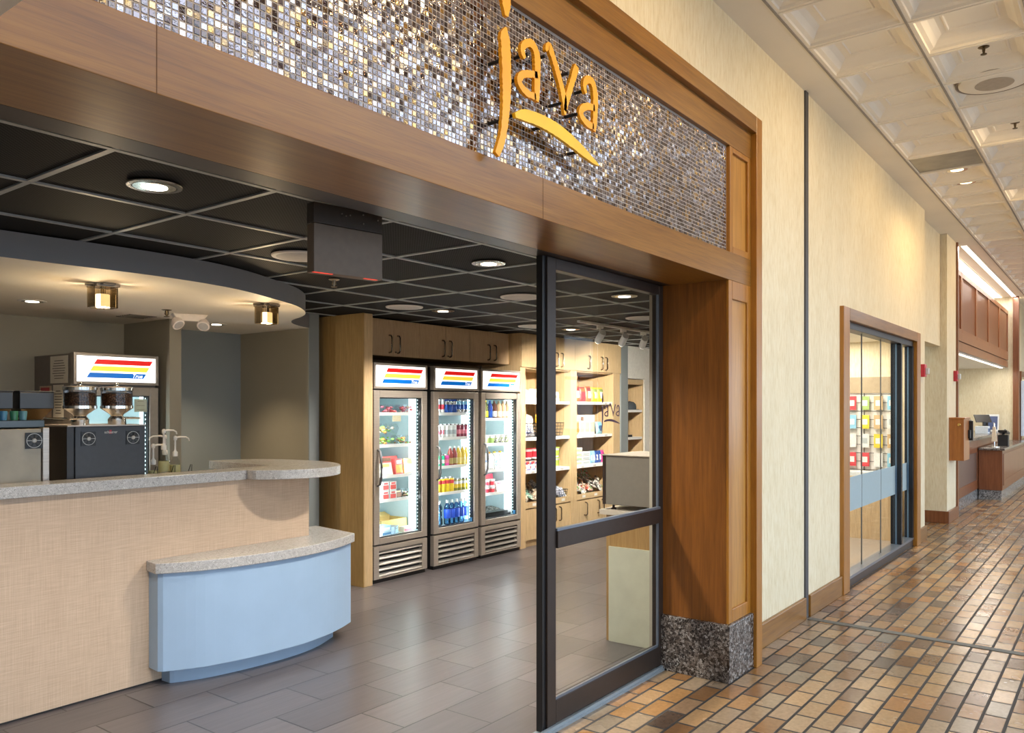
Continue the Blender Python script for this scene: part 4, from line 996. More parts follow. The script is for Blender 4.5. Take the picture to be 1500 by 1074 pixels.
def clam(label, loc, w, d, h, food, rz=0, name='salad_box', cat='food box', group=None):
    t = thing(name, label, cat, loc, rz, group)
    m = MB(); a, b_ = w * .42, d * .42; m.hexa([(-a, -b_, 0), (a, -b_, 0), (a, b_, 0), (-a, b_, 0)], [(-w / 2, -d / 2, h * .55), (w / 2, -d / 2, h * .55), (w / 2, d / 2, h * .55), (-w / 2, d / 2, h * .55)]); part('tray', m, M_plasticc, t)
    m = MB(); m.hexa([(-w / 2, -d / 2, h * .56), (w / 2, -d / 2, h * .56), (w / 2, d / 2, h * .56), (-w / 2, d / 2, h * .56)], [(-a, -b_, h), (a, -b_, h), (a, b_, h), (-a, b_, h)]); part('lid', m, M_plasticc, t)
    rn = random.Random(int(loc[0] * 999)); m = MB()
    for i in range(26):
        x, y, z = rn.uniform(-.38, .38) * w, rn.uniform(-.38, .38) * d, rn.uniform(.12, .72) * h; r = rn.uniform(.010, .022)
        m.lathe([(r * .3, -r * .6), (r, -r * .1), (r * .8, r * .4), (r * .2, r * .7)], 7, (x, y, z), rn.randrange(len(food)))
    part('filling', m, food, t, smooth=60); return t
FB = 5.40  # front plane of the coolers
# --- left cooler
GREEN = G('lettuce', (.30, .58, .12), .6); DGREEN = G('leaf', (.14, .32, .08), .6); ORNG = G('carrot', (.75, .26, .05), .5); CREAMF = G('creamfood', (.72, .62, .45), .6); REDF = G('redfood', (.70, .10, .09), .4); PINK = G('pink', (.75, .22, .28), .4); BRN = G('brownfood', (.25, .13, .07), .6); TAN = G('tan', (.58, .40, .20), .6)
z1, z2, z3, z4 = Z1; zf = .402
clam('clear box of red fruit at the left of the top cooler shelf', (5.405, FB + .15, z1), .19, .14, .085, [REDF, PINK, REDF], name='fruit_box')
clam('clear box of red fruit at the right of the top cooler shelf', (5.63, FB + .15, z1), .19, .14, .085, [REDF, PINK, CREAMF], name='fruit_box')
m = MB(); m.box(-.055, .055, -.001, .001, -.055, 0); single('shelf_rectangle', m, G('rectangle_cream', (.72, .62, .42), .7), 'thin cream rectangle hanging under the top shelf of the left cooler', 'card', (5.42, FB + .066, z1 - .02))  # thin cream rectangle below the top shelf edge
clam('green salad box, lower of the stacked pair in the left cooler', (5.355, FB + .155, z2), .21, .16, .10, [GREEN, DGREEN, ORNG, GREEN])
clam('green salad box, upper of the stacked pair in the left cooler', (5.355, FB + .155, z2 + .103), .21, .16, .10, [GREEN, GREEN, ORNG, CREAMF])
clam('dark salad bowl box beside the stacked salads in the left cooler', (5.60, FB + .17, z2), .20, .17, .085, [BRN, DGREEN, ORNG, GREEN])
def pack(label, loc, w, h, d, body, front, top, rx=0, rz=0, group=None, name='food_pack', cat='food pack'):
    o = carton(name, label, w, d, h, body, front, cat, group, top); o.location = loc; o.rotation_euler = (rx, 0, rz); return o
pack('dark red flat pack lying across the back of the third shelf', (5.46, FB + .30, z3), .46, .17, .05, REDF, PINK, BRN, R(-12))
pack('clear and cream sandwich pack leaning on the third cooler shelf', (5.34, FB + .10, z3), .17, .125, .06, G('sandwich', (.55, .52, .38), .3), WHT, G('yellowgreen', (.55, .55, .12)), R(-14), R(8))
pack('red and yellow snack pack upright on the third cooler shelf', (5.525, FB + .13, z3), .10, .15, .05, REDF, G('orange', (.8, .3, .05)), WHT, R(-6))
pack('yellow snack pack at the right of the third cooler shelf', (5.645, FB + .13, z3), .115, .15, .05, G('yellow', (.80, .58, .08)), CREAMF, G('orange', (.8, .3, .05)), R(-6))
RW = [WHT, REDF, G('strawb', (.72, .12, .12))]
for i, (x, zz, p) in enumerate(((5.30, 0, 'lower left'), (5.395, 0, 'lower right'), (5.30, .086, 'upper left'), (5.395, .086, 'upper right'))):
    c = carton('yogurt_pack', 'red and white yogurt pack, %s of four in the left cooler' % p, .084, .08, .082, *RW[:2], 'food pack', 'stacked yogurt packs in the left cooler', RW[2]); c.location = (x, FB + .085, z4)
    c.location.z = z4 + zz
pack('dark tray pack with brown label on the fourth cooler shelf', (5.515, FB + .14, z4), .11, .075, .10, G('darktray', (.04, .05, .05)), BRN, TAN)
clam('clear tray of dark greens on the fourth cooler shelf', (5.635, FB + .17, z4), .13, .13, .075, [DGREEN, BRN, WHT], name='snack_tray')
BLUEP = G('bluepack', (.10, .25, .45)); LBL = G('lightblue', (.35, .58, .68))
for i, (x, y, zz, rz, l) in enumerate(((5.33, .10, 0, .1, 'blue and white pack lying at the front of the left cooler floor'), (5.30, .105, .046, -.1, 'blue and white pack on top of the pile on the left cooler floor'), (5.455, .10, 0, .5, 'blue grey pack leaning by the cardboard box in the left cooler'))):
    pack(l, (x, FB + y, zf + zz), .15 - .03 * (i == 2), .045 + .03 * (i == 2), .12, [WHT, LBL, G('slate', (.20, .28, .34))][i], [BLUEP, WHT, LBL][i], LBL, 0, rz)
t = thing('cardboard_box', 'open yellow cardboard box on the floor of the left cooler', 'box', (5.53, FB + .33, zf))
YB = G('cardboard', (.66, .47, .16), .7)
m = MB(); m.box(-.17, .17, -.12, -.116, 0, .12); m.box(-.17, .17, .116, .12, 0, .13); m.box(-.17, -.166, -.12, .12, 0, .12); m.box(.166, .17, -.12, .12, 0, .12); m.box(-.17, .17, -.12, .12, 0, .004); part('carton', m, YB, t)
m = MB(); m.hexa([(-.17, .11, .125), (.17, .11, .125), (.17, .118, .125), (-.17, .118, .125)], [(-.17, .19, .15), (.17, .19, .15), (.17, .19, .154), (-.17, .19, .154)]); part('flap', m, YB, t)
pack('low white tray of wrapped food before the cardboard box', (5.62, FB + .11, zf), .12, .05, .06, G('wraptray', (.72, .66, .55)), PINK, WHT)
# --- middle cooler
z1, z2, z3, z4 = Z2
def goods_row(fn, xs, y, z): row(fn, xs, y, z)
X = lambda a, n, p=.066: [a + p * i for i in range(n)]
BLU = G('blue', (.03, .10, .42), .25, .3); SKY = G('sky', (.25, .55, .75)); RED = G('red', (.65, .04, .06))
GRN = G('green', (.02, .40, .18)); MAG = G('magenta', (.60, .05, .28)); YEL = G('yellowcan', (.85, .62, .03)); WINE = G('wine', (.25, .03, .06)); GREY = G('greycan', (.45, .50, .52))
yb = FB + .105
goods_row(can_('drink_can', 'tall white and red can at the left of the top drinks shelf', [WHT, RED, GREY], .029, .16, 'white and red tall cans'), [6.03, 6.092], yb, z1)
goods_row(can_('drink_can', 'blue and silver energy drink can on the top drinks shelf', [BLU, BLU, SIL], .029, .16, 'blue energy drink cans'), X(6.155, 3, .062), yb, z1)
goods_row(can_('drink_can', 'silver and blue tall can at the right of the top drinks shelf', [SIL, BLU, SKY], .029, .16, 'silver and blue tall cans'), X(6.341, 3, .062), yb, z1)
goods_row(can_('drink_can', 'white slim can with pink print at the left of the second drinks shelf', [WHT, PINK, WHT], .029, .145, 'white and pink slim cans'), [6.03, 6.092], yb, z2)
goods_row(can_('drink_can', 'white slim can with grey print in the middle of the second drinks shelf', [WHT, GREY, WHT], .029, .145, 'white and grey slim cans'), X(6.155, 3, .062), yb, z2)
goods_row(can_('drink_can', 'dark red slim can at the right of the second drinks shelf', [WINE, PINK, WINE], .029, .145, 'dark red slim cans'), X(6.341, 3, .062), yb, z2)
goods_row(can_('drink_can', 'green can at the left of the third drinks shelf', [GRN, WHT, GRN], .032, .125, 'green cans'), [6.03, 6.095], yb, z3)
goods_row(can_('drink_can', 'single pink can beside the green cans on the third drinks shelf', [MAG, PINK, MAG], .032, .125), [6.16], yb, z3)
goods_row(bottle_('drink_bottle', 'dark red tea bottle with white cap on the third drinks shelf', G('tea', (.30, .06, .05), .2), G('tealabel', (.45, .35, .12)), WHT, .031, .20, .62, 'dark tea bottles'), [6.224, 6.288], yb, z3)
goods_row(bottle_('drink_bottle', 'yellow lemonade bottle with white cap on the third drinks shelf', G('lemonade', (.80, .55, .08), .2), G('lemonlabel', (.85, .70, .20)), WHT, .031, .20, .62, 'yellow lemonade bottles'), X(6.352, 3, .064), yb, z3)
goods_row(can_('drink_can', 'yellow and red tall can on the fourth drinks shelf', [YEL, YEL, RED], .033, .16, 'yellow and red tall cans'), X(6.03, 4, .068), yb, z4)
goods_row(can_('drink_can', 'small green and yellow can on the fourth drinks shelf', [G('olive', (.30, .30, .05)), YEL, WHT], .030, .135, 'green and yellow small cans'), X(6.298, 4, .0615), yb, z4)
WAT = clear('blue_water_plastic', (.45, .68, .88), 1., .05); WCL = clear('clear_water_plastic', (.80, .90, .95), 1., .05)
def water(label, body, lab, group, cap):
    t = thing('water_bottle', label, 'bottle', (0, 0, 0), 0, group); r, h = .035, .25
    m = MB(); m.lathe([(r * .8, 0), (r, .008), (r * .96, .06), (r, .07), (r, .15), (r * .85, .185), (r * .4, .215), (r * .38, .232)], 16); part('bottle', m, body, t, smooth=60)
    m = MB(); m.lathe([(r * 1.01, .065), (r * 1.01, .155), (r * .9, .158)], 16); part('label', m, lab, t, smooth=60)
    m = MB(); m.lathe([(r * .48, .22), (r * .48, .247), (r * .4, .25)], 12); part('cap', m, cap, t, smooth=60); return t
WBL = G('waterblue', (.02, .08, .55), .2); goods_row(water('water bottle with royal blue label on the cooler floor', WAT, WBL, 'blue-label water bottles', WHT), X(6.195, 5, .071), FB + .12, .403)
goods_row(water('tall pale water bottle behind the front clear one', WAT, LBL, None, WHT), [6.118], FB + .16, .403)
goods_row(water('clear ribbed water bottle at the front left of the cooler floor', WCL, WCL, None, WHT), [6.045], FB + .105, .403)
# --- right cooler
z1, z2, z3, z4 = Z3
goods_row(bottle_('drink_bottle', 'dark bottle with bright yellow label and cap at the left', G('darkyellow', (.06, .06, .02), .2), YEL, YEL, .030, .20, .68), [6.80], yb, z1)
goods_row(bottle_('drink_bottle', 'deep blue bottle with blue label in the right cooler', G('deepblue', (.02, .04, .22), .2), BLU, BLU, .030, .20, .68), [6.875], yb, z1)
goods_row(bottle_('drink_bottle', 'dark brown bottle with white and red label in the right cooler', G('cola', (.10, .03, .02), .2), WHT, G('brown', (.20, .10, .06)), .030, .20, .68), [6.95], yb, z1)
goods_row(bottle_('drink_bottle', 'tan milky coffee bottle on the top shelf of the right cooler', G('latte', (.48, .30, .16), .3), G('cream', (.75, .66, .50)), G('tancap', (.55, .45, .30)), .033, .20, .66, 'tan coffee bottles'), X(7.03, 3, .073), yb, z1)
def cup_(label, cols, r=.042, h=.085, group=None, name='yogurt_cup'):
    m = MB(); m.lathe([(r * .78, 0, 0), (r * .82, h * .15, 1), (r * .92, h * .7, 0), (r, h * .92, 2), (r * 1.05, h * .94, 2), (r * 1.05, h, 2)], 16); return single(name, m, cols, label, 'cup', smooth=50, group=group)
goods_row(cup_('green and white yogurt cup on the second shelf of the right cooler', [WHT, G('palegreen', (.35, .50, .15)), WHT], .042, .10, 'green and white yogurt cups'), [6.805, 6.895], yb, z2)
goods_row(cup_('white yogurt cup with black print on the second shelf of the right cooler', [WHT, mk_print('print_bw', [(.75, .75, .72), (.75, .75, .72), (.05, .06, .06), (.3, .4, .15)], 70), WHT], .042, .10, 'white yogurt cups with dark print'), X(6.985, 3, .089), yb, z2)
for i, (x, c) in enumerate(((6.86, 0), (6.96, 1), (7.06, 0), (7.16, 1))):
    t = thing('juice_carton', ('blue and white juice carton with yellow cap, leftmost', 'pale juice carton with yellow cap, second from left', 'blue and white juice carton with yellow cap, third from left', 'pale juice carton with yellow cap, rightmost')[i], 'carton', (x, FB + .19, z3), 0, 'juice cartons in the right cooler')
    m = MB(); m.box(-.04, .04, -.04, .04, 0, .15); m.hexa([(-.04, -.04, .15), (.04, -.04, .15), (.04, .04, .15), (-.04, .04, .15)], [(-.04, -.012, .18), (.04, -.012, .18), (.04, .012, .18), (-.04, .012, .18)]); part('carton', m, WHT, t)
    m = MB(); m.box(-.036, .036, -.0405, -.04, .02, .11); part('printed_front', m, (mk_print('print_blue', [(.1, .2, .5), (.3, .45, .7), (.7, .75, .8)], 45), mk_print('print_pale', [(.75, .72, .6), (.6, .65, .7), (.7, .5, .3)], 45))[c], t)
    m = MB(); m.lathe([(.016, .165), (.018, .175), (.018, .195), (.014, .197)], 12); part('cap', m, YEL if c == 0 else G('orangecap', (.85, .40, .03)), t, smooth=50)
bag('white crumpled bag lying at the front of the third shelf', (6.86, FB + .095, z3), .17, .09, .06, [mk_print('print_white', [(.8, .78, .75), (.7, .7, .7), (.75, .6, .5)], 40)], 0, 0, R(-20), 5)
for i, (x, zz, p) in enumerate(((6.82, 0, 'lower left'), (6.915, 0, 'lower right'), (6.82, .077, 'upper left'), (6.915, .077, 'upper right'))):
    o = cup_('white and red fruit cup, %s of the stack in the right cooler' % p, [WHT, RED, WHT], .044, .075, 'stacked fruit cups in the right cooler', 'fruit_cup'); o.location = (x, FB + .12, z4 + zz)
pack('big dark red pack behind the stacked fruit cups', (7.02, FB + .27, z4), .30, .19, .05, G('crimson', (.45, .02, .06)), PINK, RED, R(-10))
pack('pink and white pack leaning right of the stacked fruit cups', (7.10, FB + .12, z4), .15, .12, .05, G('pinkwhite', (.75, .55, .52)), WHT, RED, R(-16))
t = thing('wire_tray', 'black tray of dark packets on the floor of the right cooler', 'tray', (7.0, FB + .22, zf)); m = MB(); m.frame(-.22, .22, 0, .05, .006, -.14, .14); m.box(-.22, .22, -.14, .14, 0, .006); m.box(-.22, .22, -.14, -.134, 0, .06); m.box(-.22, .22, .134, .14, 0, .06); part('tray', m, M_black, t)
DP = mk_print('print_dark', [(.03, .03, .03), (.12, .10, .08), (.35, .34, .30), (.06, .06, .05)], 60)
for i in range(5): bag('dark packet lying in the black tray', (6.83 + .085 * i, FB + .21, zf + .045), .10, .16, .03, [DP], R(10 * (i % 3) - 10), 0, R(-80), i + 3, 'packet', 'dark packets in the black tray', 'snack_packet')

# --- left shelving unit
SY = 5.42
sa, sb, sc_, sd = 1.674, 1.254, .874, .476
WB = mk_print('print_whitebag', [(.82, .78, .72), (.78, .74, .68), (.45, .40, .36), (.80, .76, .70)], 30)
for i, (x, h) in enumerate(((7.50, .15), (7.64, .14), (7.78, .15), (7.93, .14), (8.08, .15), (8.22, .12))):
    bag('white snack bag standing on the top shelf of the left unit', (x + .01, SY + .14, sa), .145, h, .07, [WB], R((i * 37) % 30 - 15), R((i * 13) % 10 - 5), R(-8), i, 'bag', 'white bags on the top shelf')
def basket(label, x, y, z, w, d, h, mat_=M_blackm):
    m = MB(); r = .0022
    for k in range(5):
        zz = .004 + (h - .004) * k / 4; e = .88 + .12 * k / 4; a, b_ = w / 2 * e, d / 2 * e
        m.path([(-a, -b_, zz), (a, -b_, zz), (a, b_, zz), (-a, b_, zz), (-a, -b_, zz)], r if k < 4 else r * 1.8, 5)
    n = 9
    for i in range(n + 1):
        s_ = -1 + 2 * i / n
        for q in (-1, 1): m.path([(s_ * w * .44, q * d * .44, .004), (s_ * w / 2, q * d / 2, h)], r, 4)
    for i in range(7):
        s_ = -1 + 2 * i / 6
        for q in (-1, 1): m.path([(q * w * .44, s_ * d * .44, .004), (q * w / 2, s_ * d / 2, h)], r, 4)
    return single('wire_basket', m, mat_, label, 'basket', (x, y, z), smooth=60)
basket('black wire basket of white and yellow bags, left on the second shelf', 7.66, SY + .17, sb, .30, .26, .16)
basket('black wire basket with a white bag, right on the second shelf', 8.09, SY + .16, sb, .32, .26, .16)
YBG = G('yellowbag', (.86, .52, .03), .3); CHIP = mk_print('print_chip', [(.85, .55, .05), (.55, .15, .02), (.85, .75, .4)], 30)
bag('white chip bag with dark print at the front of the left wire basket', (7.66, SY + .12, sb + .012), .22, .13, .06, [mk_print('print_chipwhite', [(.8, .8, .82), (.75, .76, .8), (.1, .12, .25), (.7, .7, .75)], 35)], R(4), 0, R(-12), 11)
bag('yellow chip bag sticking up from the left wire basket', (7.62, SY + .20, sb + .06), .19, .22, .07, [YBG, WHT, YBG], R(-10), R(-12), R(-6), 12)
bag('white chip bag sticking up from the left wire basket', (7.74, SY + .18, sb + .06), .16, .20, .06, [WHT, CREAMF, WHT], R(8), R(10), R(-6), 13)
bag('orange chip bag half hidden at the left of the wire basket', (7.55, SY + .24, sb + .04), .13, .20, .06, [CHIP], R(20), R(-6), R(-4), 14)
bag('tall orange yellow bag standing by the dark door stile', (7.86, SY + .12, sb), .11, .27, .06, [YBG, CHIP, YBG], 0, 0, R(-4), 15)
bag('tall yellow bag on the second shelf behind the dark door stile', (7.885, SY + .30, sb), .11, .26, .06, [CHIP], 0, 0, R(-4), 16)
bag('white bag standing in the right wire basket', (8.10, SY + .15, sb + .03), .19, .22, .06, [WHT, CREAMF, G('chocbrown', (.12, .05, .03))], R(4), 0, R(-4), 17)
RC = [WHT, RED, RED]
for i, (x, zz, l) in enumerate(((7.66, .122, 'red and white noodle cup on top of the blue packs'), (7.80, .122, 'second red and white noodle cup, beside the door stile'))):
    o = cup_(l, RC, .058, .125, 'red noodle cups', 'noodle_cup'); o.location = (x, SY + .15, sc_ + zz)
BC = mk_print('print_bluepack', [(.05, .08, .35), (.75, .7, .65), (.6, .08, .08), (.08, .12, .45), (.7, .45, .2)], 34)
for i, x in enumerate((7.475, 7.575, 7.675, 7.775)): pack('blue and red snack cup pack in the row on the third shelf', (x, SY + .08, sc_), .094, .10, .10, BC, WHT, RED, 0, 0, 'blue snack packs on the third shelf')
pack('long blue and red pack lying over the row of snack packs', (7.56, SY + .19, sc_ + .10), .26, .03, .10, BC, RED, WHT)
GW = [WHT, G('lime', (.42, .62, .08)), G('lime', (.42, .62, .08))]
for i, (x, zz, p) in enumerate(((8.06, 0, 'lower left'), (8.19, 0, 'lower right'), (8.06, .122, 'upper left'), (8.19, .122, 'upper right'))):
    o = cup_('lime and white noodle cup, %s of the stacked four' % p, GW, .058, .12, 'lime noodle cups', 'noodle_cup'); o.location = (x, SY + .12, sc_ + zz)
def heap(x0, x1, z, n, mats, label, group, seed, h=.16):
    rn = random.Random(seed); first = {}
    for i in range(n):
        q = i % len(mats); fr = i / n
        x = x0 + (x1 - x0) * rn.random(); y = SY + .07 + .26 * fr + rn.uniform(-.02, .02); zz = z + .03 + h * fr * .75 * (1 - abs((x - x0) / (x1 - x0) - .5) * .7) + rn.uniform(-.01, .02)
        if q not in first:
            o = single('snack_packet', bag_mesh(.085, .13, .035, seed + q, [mats[q]], 5, 6), [mats[q]], label, 'packet', smooth=60, group=group); first[q] = o
        else: o = first[q].copy(); C.objects.link(o)
        o.location = (x, y, zz); o.rotation_euler = (R(rn.uniform(-70, -25)), R(rn.uniform(-40, 40)), R(rn.uniform(-50, 50)))
P1 = mk_print('print_granola', [(.30, .24, .17), (.55, .50, .42), (.12, .09, .06), (.40, .32, .20)], 60); P2 = mk_print('print_cream', [(.62, .56, .45), (.35, .28, .2), (.15, .12, .1)], 60); P3 = mk_print('print_teal', [(.15, .35, .28), (.6, .6, .55), (.1, .2, .15)], 60)
heap(7.49, 7.88, sd, 26, [P1, P2, P1, P2, P3], 'brown and cream bar packet heaped at the left of the base shelf', 'brown bar packets on the base shelf', 21)
P4 = mk_print('print_silverblue', [(.25, .28, .38), (.60, .62, .68), (.10, .12, .2), (.45, .48, .55)], 60); P5 = mk_print('print_slate', [(.35, .38, .45), (.14, .16, .22), (.65, .65, .68)], 60)
heap(7.98, 8.30, sd, 22, [P4, P5], 'silver blue bar packet heaped at the right of the base shelf', 'silver blue bar packets on the base shelf', 22, .14)
basket('low black wire tray around the silver blue bar packets', 8.15, SY + .20, sd, .38, .34, .12)
# --- right shelving unit
OB = [G('orangebag', (.72, .16, .03)), WHT, G('darkred', (.28, .03, .03))]; OB2 = [G('darkred', (.28, .03, .03)), RED, G('orangebag', (.72, .16, .03))]; YB3 = [G('yellowsnack', (.88, .66, .04)), WHT, G('sage', (.35, .45, .15))]
for x, h, mt, l in ((8.70, .20, OB, 'orange and white snack bag at the left of the top shelf'), (8.84, .19, OB2, 'dark red snack bag, second on the top shelf'), (8.98, .20, OB, 'orange and white snack bag in the middle of the top shelf'), (9.13, .19, YB3, 'yellow snack bag with white patch on the top shelf'), (9.28, .19, YB3, 'yellow snack bag at the right end of the top shelf')):
    bag(l, (x - .02, SY + .12, sa), .145, h, .07, mt, 0, 0, R(-5), int(x * 10))
WX = mk_print('print_boxwhite', [(.80, .75, .70), (.78, .74, .70), (.75, .35, .15), (.8, .76, .72)], 22)
for i, (x, w) in enumerate(((8.66, .11), (8.78, .11), (8.905, .12), (9.03, .12))):
    pack(('white box with orange print at the left of the second shelf', 'white box with dark stripe, second on the second shelf', 'white box, third on the second shelf', 'plain white box, fourth on the second shelf')[i], (x, SY + .10, sb), w, .25, .12, WX if i < 1 else WHT, G('orangeprint', (.75, .25, .06)) if i == 0 else CREAMF, BRN if i == 1 else WHT)
bag('light blue bag at the right of the second shelf', (9.20, SY + .10, sb), .15, .16, .07, [LBL, G('navy', (.03, .10, .25)), SKY], 0, 0, R(-6), 31)
for i, (x, zz) in enumerate(((8.66, 0), (8.66, .055), (8.66, .11), (8.66, .165), (8.85, 0), (8.85, .055), (8.85, .11))):
    pack('white and green snack tray, %s' % ('bottom of the left stack', 'second up in the left stack', 'third up in the left stack', 'top of the left stack', 'bottom of the right stack', 'middle of the right stack', 'top of the right stack')[i], (x, SY + .08, sc_ + zz), .18, .05, .14, WHT, G('palegreen2', (.45, .60, .35)) if i < 4 else GREY, WHT)
for i, (x, c, l) in enumerate(((9.0, SKY, 'sky blue and white pouch on the third shelf'), (9.07, LBL, 'pale blue pouch on the third shelf'), (9.145, BLU, 'royal blue pouch on the third shelf'), (9.22, BLU, 'second royal blue pouch on the third shelf'), (9.30, MAG, 'pink red pouch at the right of the third shelf'))):
    bag(l, (x, SY + .11, sc_), .078, .16, .05, [c, WHT, c], 0, 0, R(-4), 41 + i, 'pouch', None, 'snack_pouch')
Q1 = mk_print('print_redgrey', [(.55, .10, .06), (.65, .62, .58), (.20, .12, .10), (.70, .40, .15)], 50); Q2 = mk_print('print_silver', [(.60, .60, .58), (.25, .25, .24), (.75, .73, .68), (.12, .10, .10)], 50); Q3 = mk_print('print_greenred', [(.15, .25, .08), (.55, .5, .45), (.6, .12, .08)], 50)
heap(8.56, 9.0, sd, 28, [Q1, Q2, Q1, Q3], 'red and silver candy packet heaped at the left of the base shelf', 'red and silver candy packets', 23, .22)
heap(9.0, 9.33, sd, 20, [Q2, Q3, Q2], 'grey and silver candy packet heaped behind the grey appliance', 'grey candy packets', 24, .28)
# niche goods
t = thing('baseball_cap', 'dark cap on the upper shelf of the white wall niche', 'cap', (10.10, 5.56, 1.568))
m = MB(); m.lathe([(.092, 0), (.094, .04), (.085, .08), (.055, .108), (.012, .118), (.006, .122)], 20); part('crown', m, G('capgrey', (.05, .06, .07), .8), t, smooth=60)
m = MB(); pl = [(.06, -.06)] + [(.09 + .085 * math.cos(a), .085 * math.sin(a)) for a in [R(-70 + 14 * k) for k in range(11)]] + [(.06, .06)]; m.prism(pl, .0, .006); part('brim', m, G('capdark', (.025, .03, .035), .8), t)
m = MB(); m.box(-.05, .05, -.03, .03, 0, .03); single('small_box', m, M_black, 'small black box on the middle niche shelf', 'box', (10.0, 5.52, 1.188), bevel=.003)

# ------------------------------------------------------------------ side shop goods seen through the second door
t = thing('wire_display_rack', 'wire display rack of hanging goods seen through the second glass door', 'rack', (11.3, 3.3, 0))
for o_ in [t]: bpy.data.objects.remove(o_)
# wall rack in the side shop, on its end wall
RXW = 10.79
t = thing('display_rack', 'wire wall rack of hung goods inside the second shop', 'rack', (RXW, 2.75, 0))
m = MB(); m.box(-.02, 0, -.55, .25, 1.78, 1.98); part('header_board', m, plain('rack_header', (.38, .29, .18), .6), t)
m = MB()
for k in range(10): m.path([(-.03, -.55, .82 + k * .105), (-.03, .25, .82 + k * .105)], .004, 5)
for k in range(5): m.path([(-.02, -.55 + k * .2, .8), (-.02, -.55 + k * .2, 1.78)], .005, 5)
part('wire_grid', m, M_blackm, t)
m = MB(); m.box(-.01, 0, -.55, .25, .78, 1.78); part('backing', m, M_white, t)
m = MB(); m.box(-.35, 0, -.55, .25, .0, .76); part('base_cabinet', m, M_maple, t, .003)
rn = random.Random(9); cols = [WHT, LBL, RED, BLU, G('palegreen', (.35, .50, .15)), G('tan', (.58, .40, .20)), WHT, SKY, YEL]
nm = ['white', 'pale blue', 'red', 'royal blue', 'green', 'tan', 'white', 'sky blue', 'yellow']
for r_i in range(4):
    for k in range(5):
        c = rn.randrange(len(cols)); m = MB(); m.box(-.012, .012, -.05, .05, -.17, 0); m.box(-.013, -.012, -.03, .03, -.12, -.05, 1)
        single('hanging_pack', m, [cols[c], WHT if c else GREY], '%s pack, row %s of the wire rack, %s' % (nm[c], ('one', 'two', 'three', 'four')[r_i], ('nearest the window', 'second from the window', 'at the centre', 'fourth from the window', 'farthest from the window')[k]), 'pack', (RXW - .06, 2.27 + .155 * k, 1.74 - .235 * r_i), group='packs hanging on the wire rack')
m = MB(); m.box(-.16, .16, -.25, .25, 0, .05)
single('paper_stack', m, G('papers', (.70, .74, .76), .7), 'low stack of pale papers on the rack base cabinet', 'papers', (RXW - .18, 2.55, .76), bevel=.003)
area('side_shop_light', (9.2, 2.75, 2.415), (0, 0, 0), 2.6, .35, 75, SOFT)

# ------------------------------------------------------------------ corridor wall devices
def alarm(x, y, z, rz, label):
    t = thing('fire_alarm', label, 'fire alarm', (x, y, z), rz, 'red fire alarms on the corridor wall')
    m = MB(); m.box(-.055, .055, -.05, 0, -.075, .075); part('red_case', m, M_red, t, .006)
    m = MB(); m.box(-.03, .045, -.085, -.05, -.045, .03); part('strobe_lens', m, plain('strobe_lens', (.60, .62, .62), .15), t, .006)
alarm(10.66, 1.93, 2.04, 0, 'red fire alarm with clear strobe on the wall past the second door')
alarm(13.1, 1.945, 2.05, 0, 'red fire alarm with clear strobe on the pilaster by the counter')
t = thing('wall_box', 'orange-brown wooden box with small brass knob hung on the pilaster', 'box', (12.93, 1.86, .86))
m = MB(); m.box(-.25, .25, -.10, .085, 0, .58); part('case', m, M_cherryo, t, .004)
m = MB(); m.box(-.262, .262, -.112, .085, .575, .60); part('top', m, M_cherryo, t, .004)
m = MB(); m.lathe([(.012, 0), (.012, .02), (.022, .03), (.022, .04), (.008, .044)], 14, axis='x'); m.v = [(-x, y, z) for x, y, z in m.v]; m.f = [f[::-1] for f in m.f]; o = part('knob', m, plain('brass', (.75, .50, .18), .2, 1.), t, smooth=40); o.location = (-.25, -.045, .50)
m = MB(); m.box(.20, .24, -.15, -.10, .27, .55); m.box(.10, .2, -.13, -.10, .3, .42); part('latch_plate', m, M_black, t, .004)

# ------------------------------------------------------------------ cashier counter at the end
t = thing('cashier_counter', 'dark cherry cashier counter with pierced metal grille and granite plinth', 'counter', (14.9, 2.3, 0))
def rel(mb): return mb.move(-14.9, -2.3, 0)
m = MB(); m.box(13.36, 20.4, 2.05, 2.6, .18, 1.04); part('carcass', rel(m), M_cherry, t)
m = MB(); m.box(13.36, 20.4, 2.035, 2.6, 0, .18); part('plinth', rel(m), M_granitel, t)
m = MB(); m.frame(13.42, 16.2, .18, 1.04, .1, 2.03, 2.05, wt=.22, wb=.16); part('front_frame', rel(m), M_cherry, t, .004)
def mk_grille():
    mm, nt, b = base('pierced_grille'); setp(b, Roughness=.4, Metallic=.5)
    w = coords(nt, (2 * math.pi / .045,) * 3); sep = N(nt, 'ShaderNodeSeparateXYZ'); nt.links.new(w, sep.inputs[0])
    s1 = N(nt, 'ShaderNodeMath', operation='SINE'); s2 = N(nt, 'ShaderNodeMath', operation='SINE'); nt.links.new(sep.outputs[0], s1.inputs[0]); nt.links.new(sep.outputs[2], s2.inputs[0])
    ad = N(nt, 'ShaderNodeMath', operation='MULTIPLY'); nt.links.new(s1.outputs[0], ad.inputs[0]); nt.links.new(s2.outputs[0], ad.inputs[1])
    nt.links.new(ramp(nt, ad.outputs[0], [(.0, (.26, .17, .13)), (.35, (.08, .05, .04))]), b.inputs['Base Color']); return mm
m = MB(); m.box(13.52, 16.1, 2.042, 2.05, .34, .82); part('grille', rel(m), mk_grille(), t)
m = MB(); m.box(13.34, 20.42, 1.99, 2.66, 1.04, 1.09); part('granite_top', rel(m), M_granite, t, .006)
t = thing('side_counter', 'lower cherry counter block with granite top jutting out at the cashier end', 'counter', (17.4, 1.85, 0))
m = MB(); m.box(-1.25, 2.95, -.19, .17, .17, .86); part('carcass', m, M_cherry, t, .004)
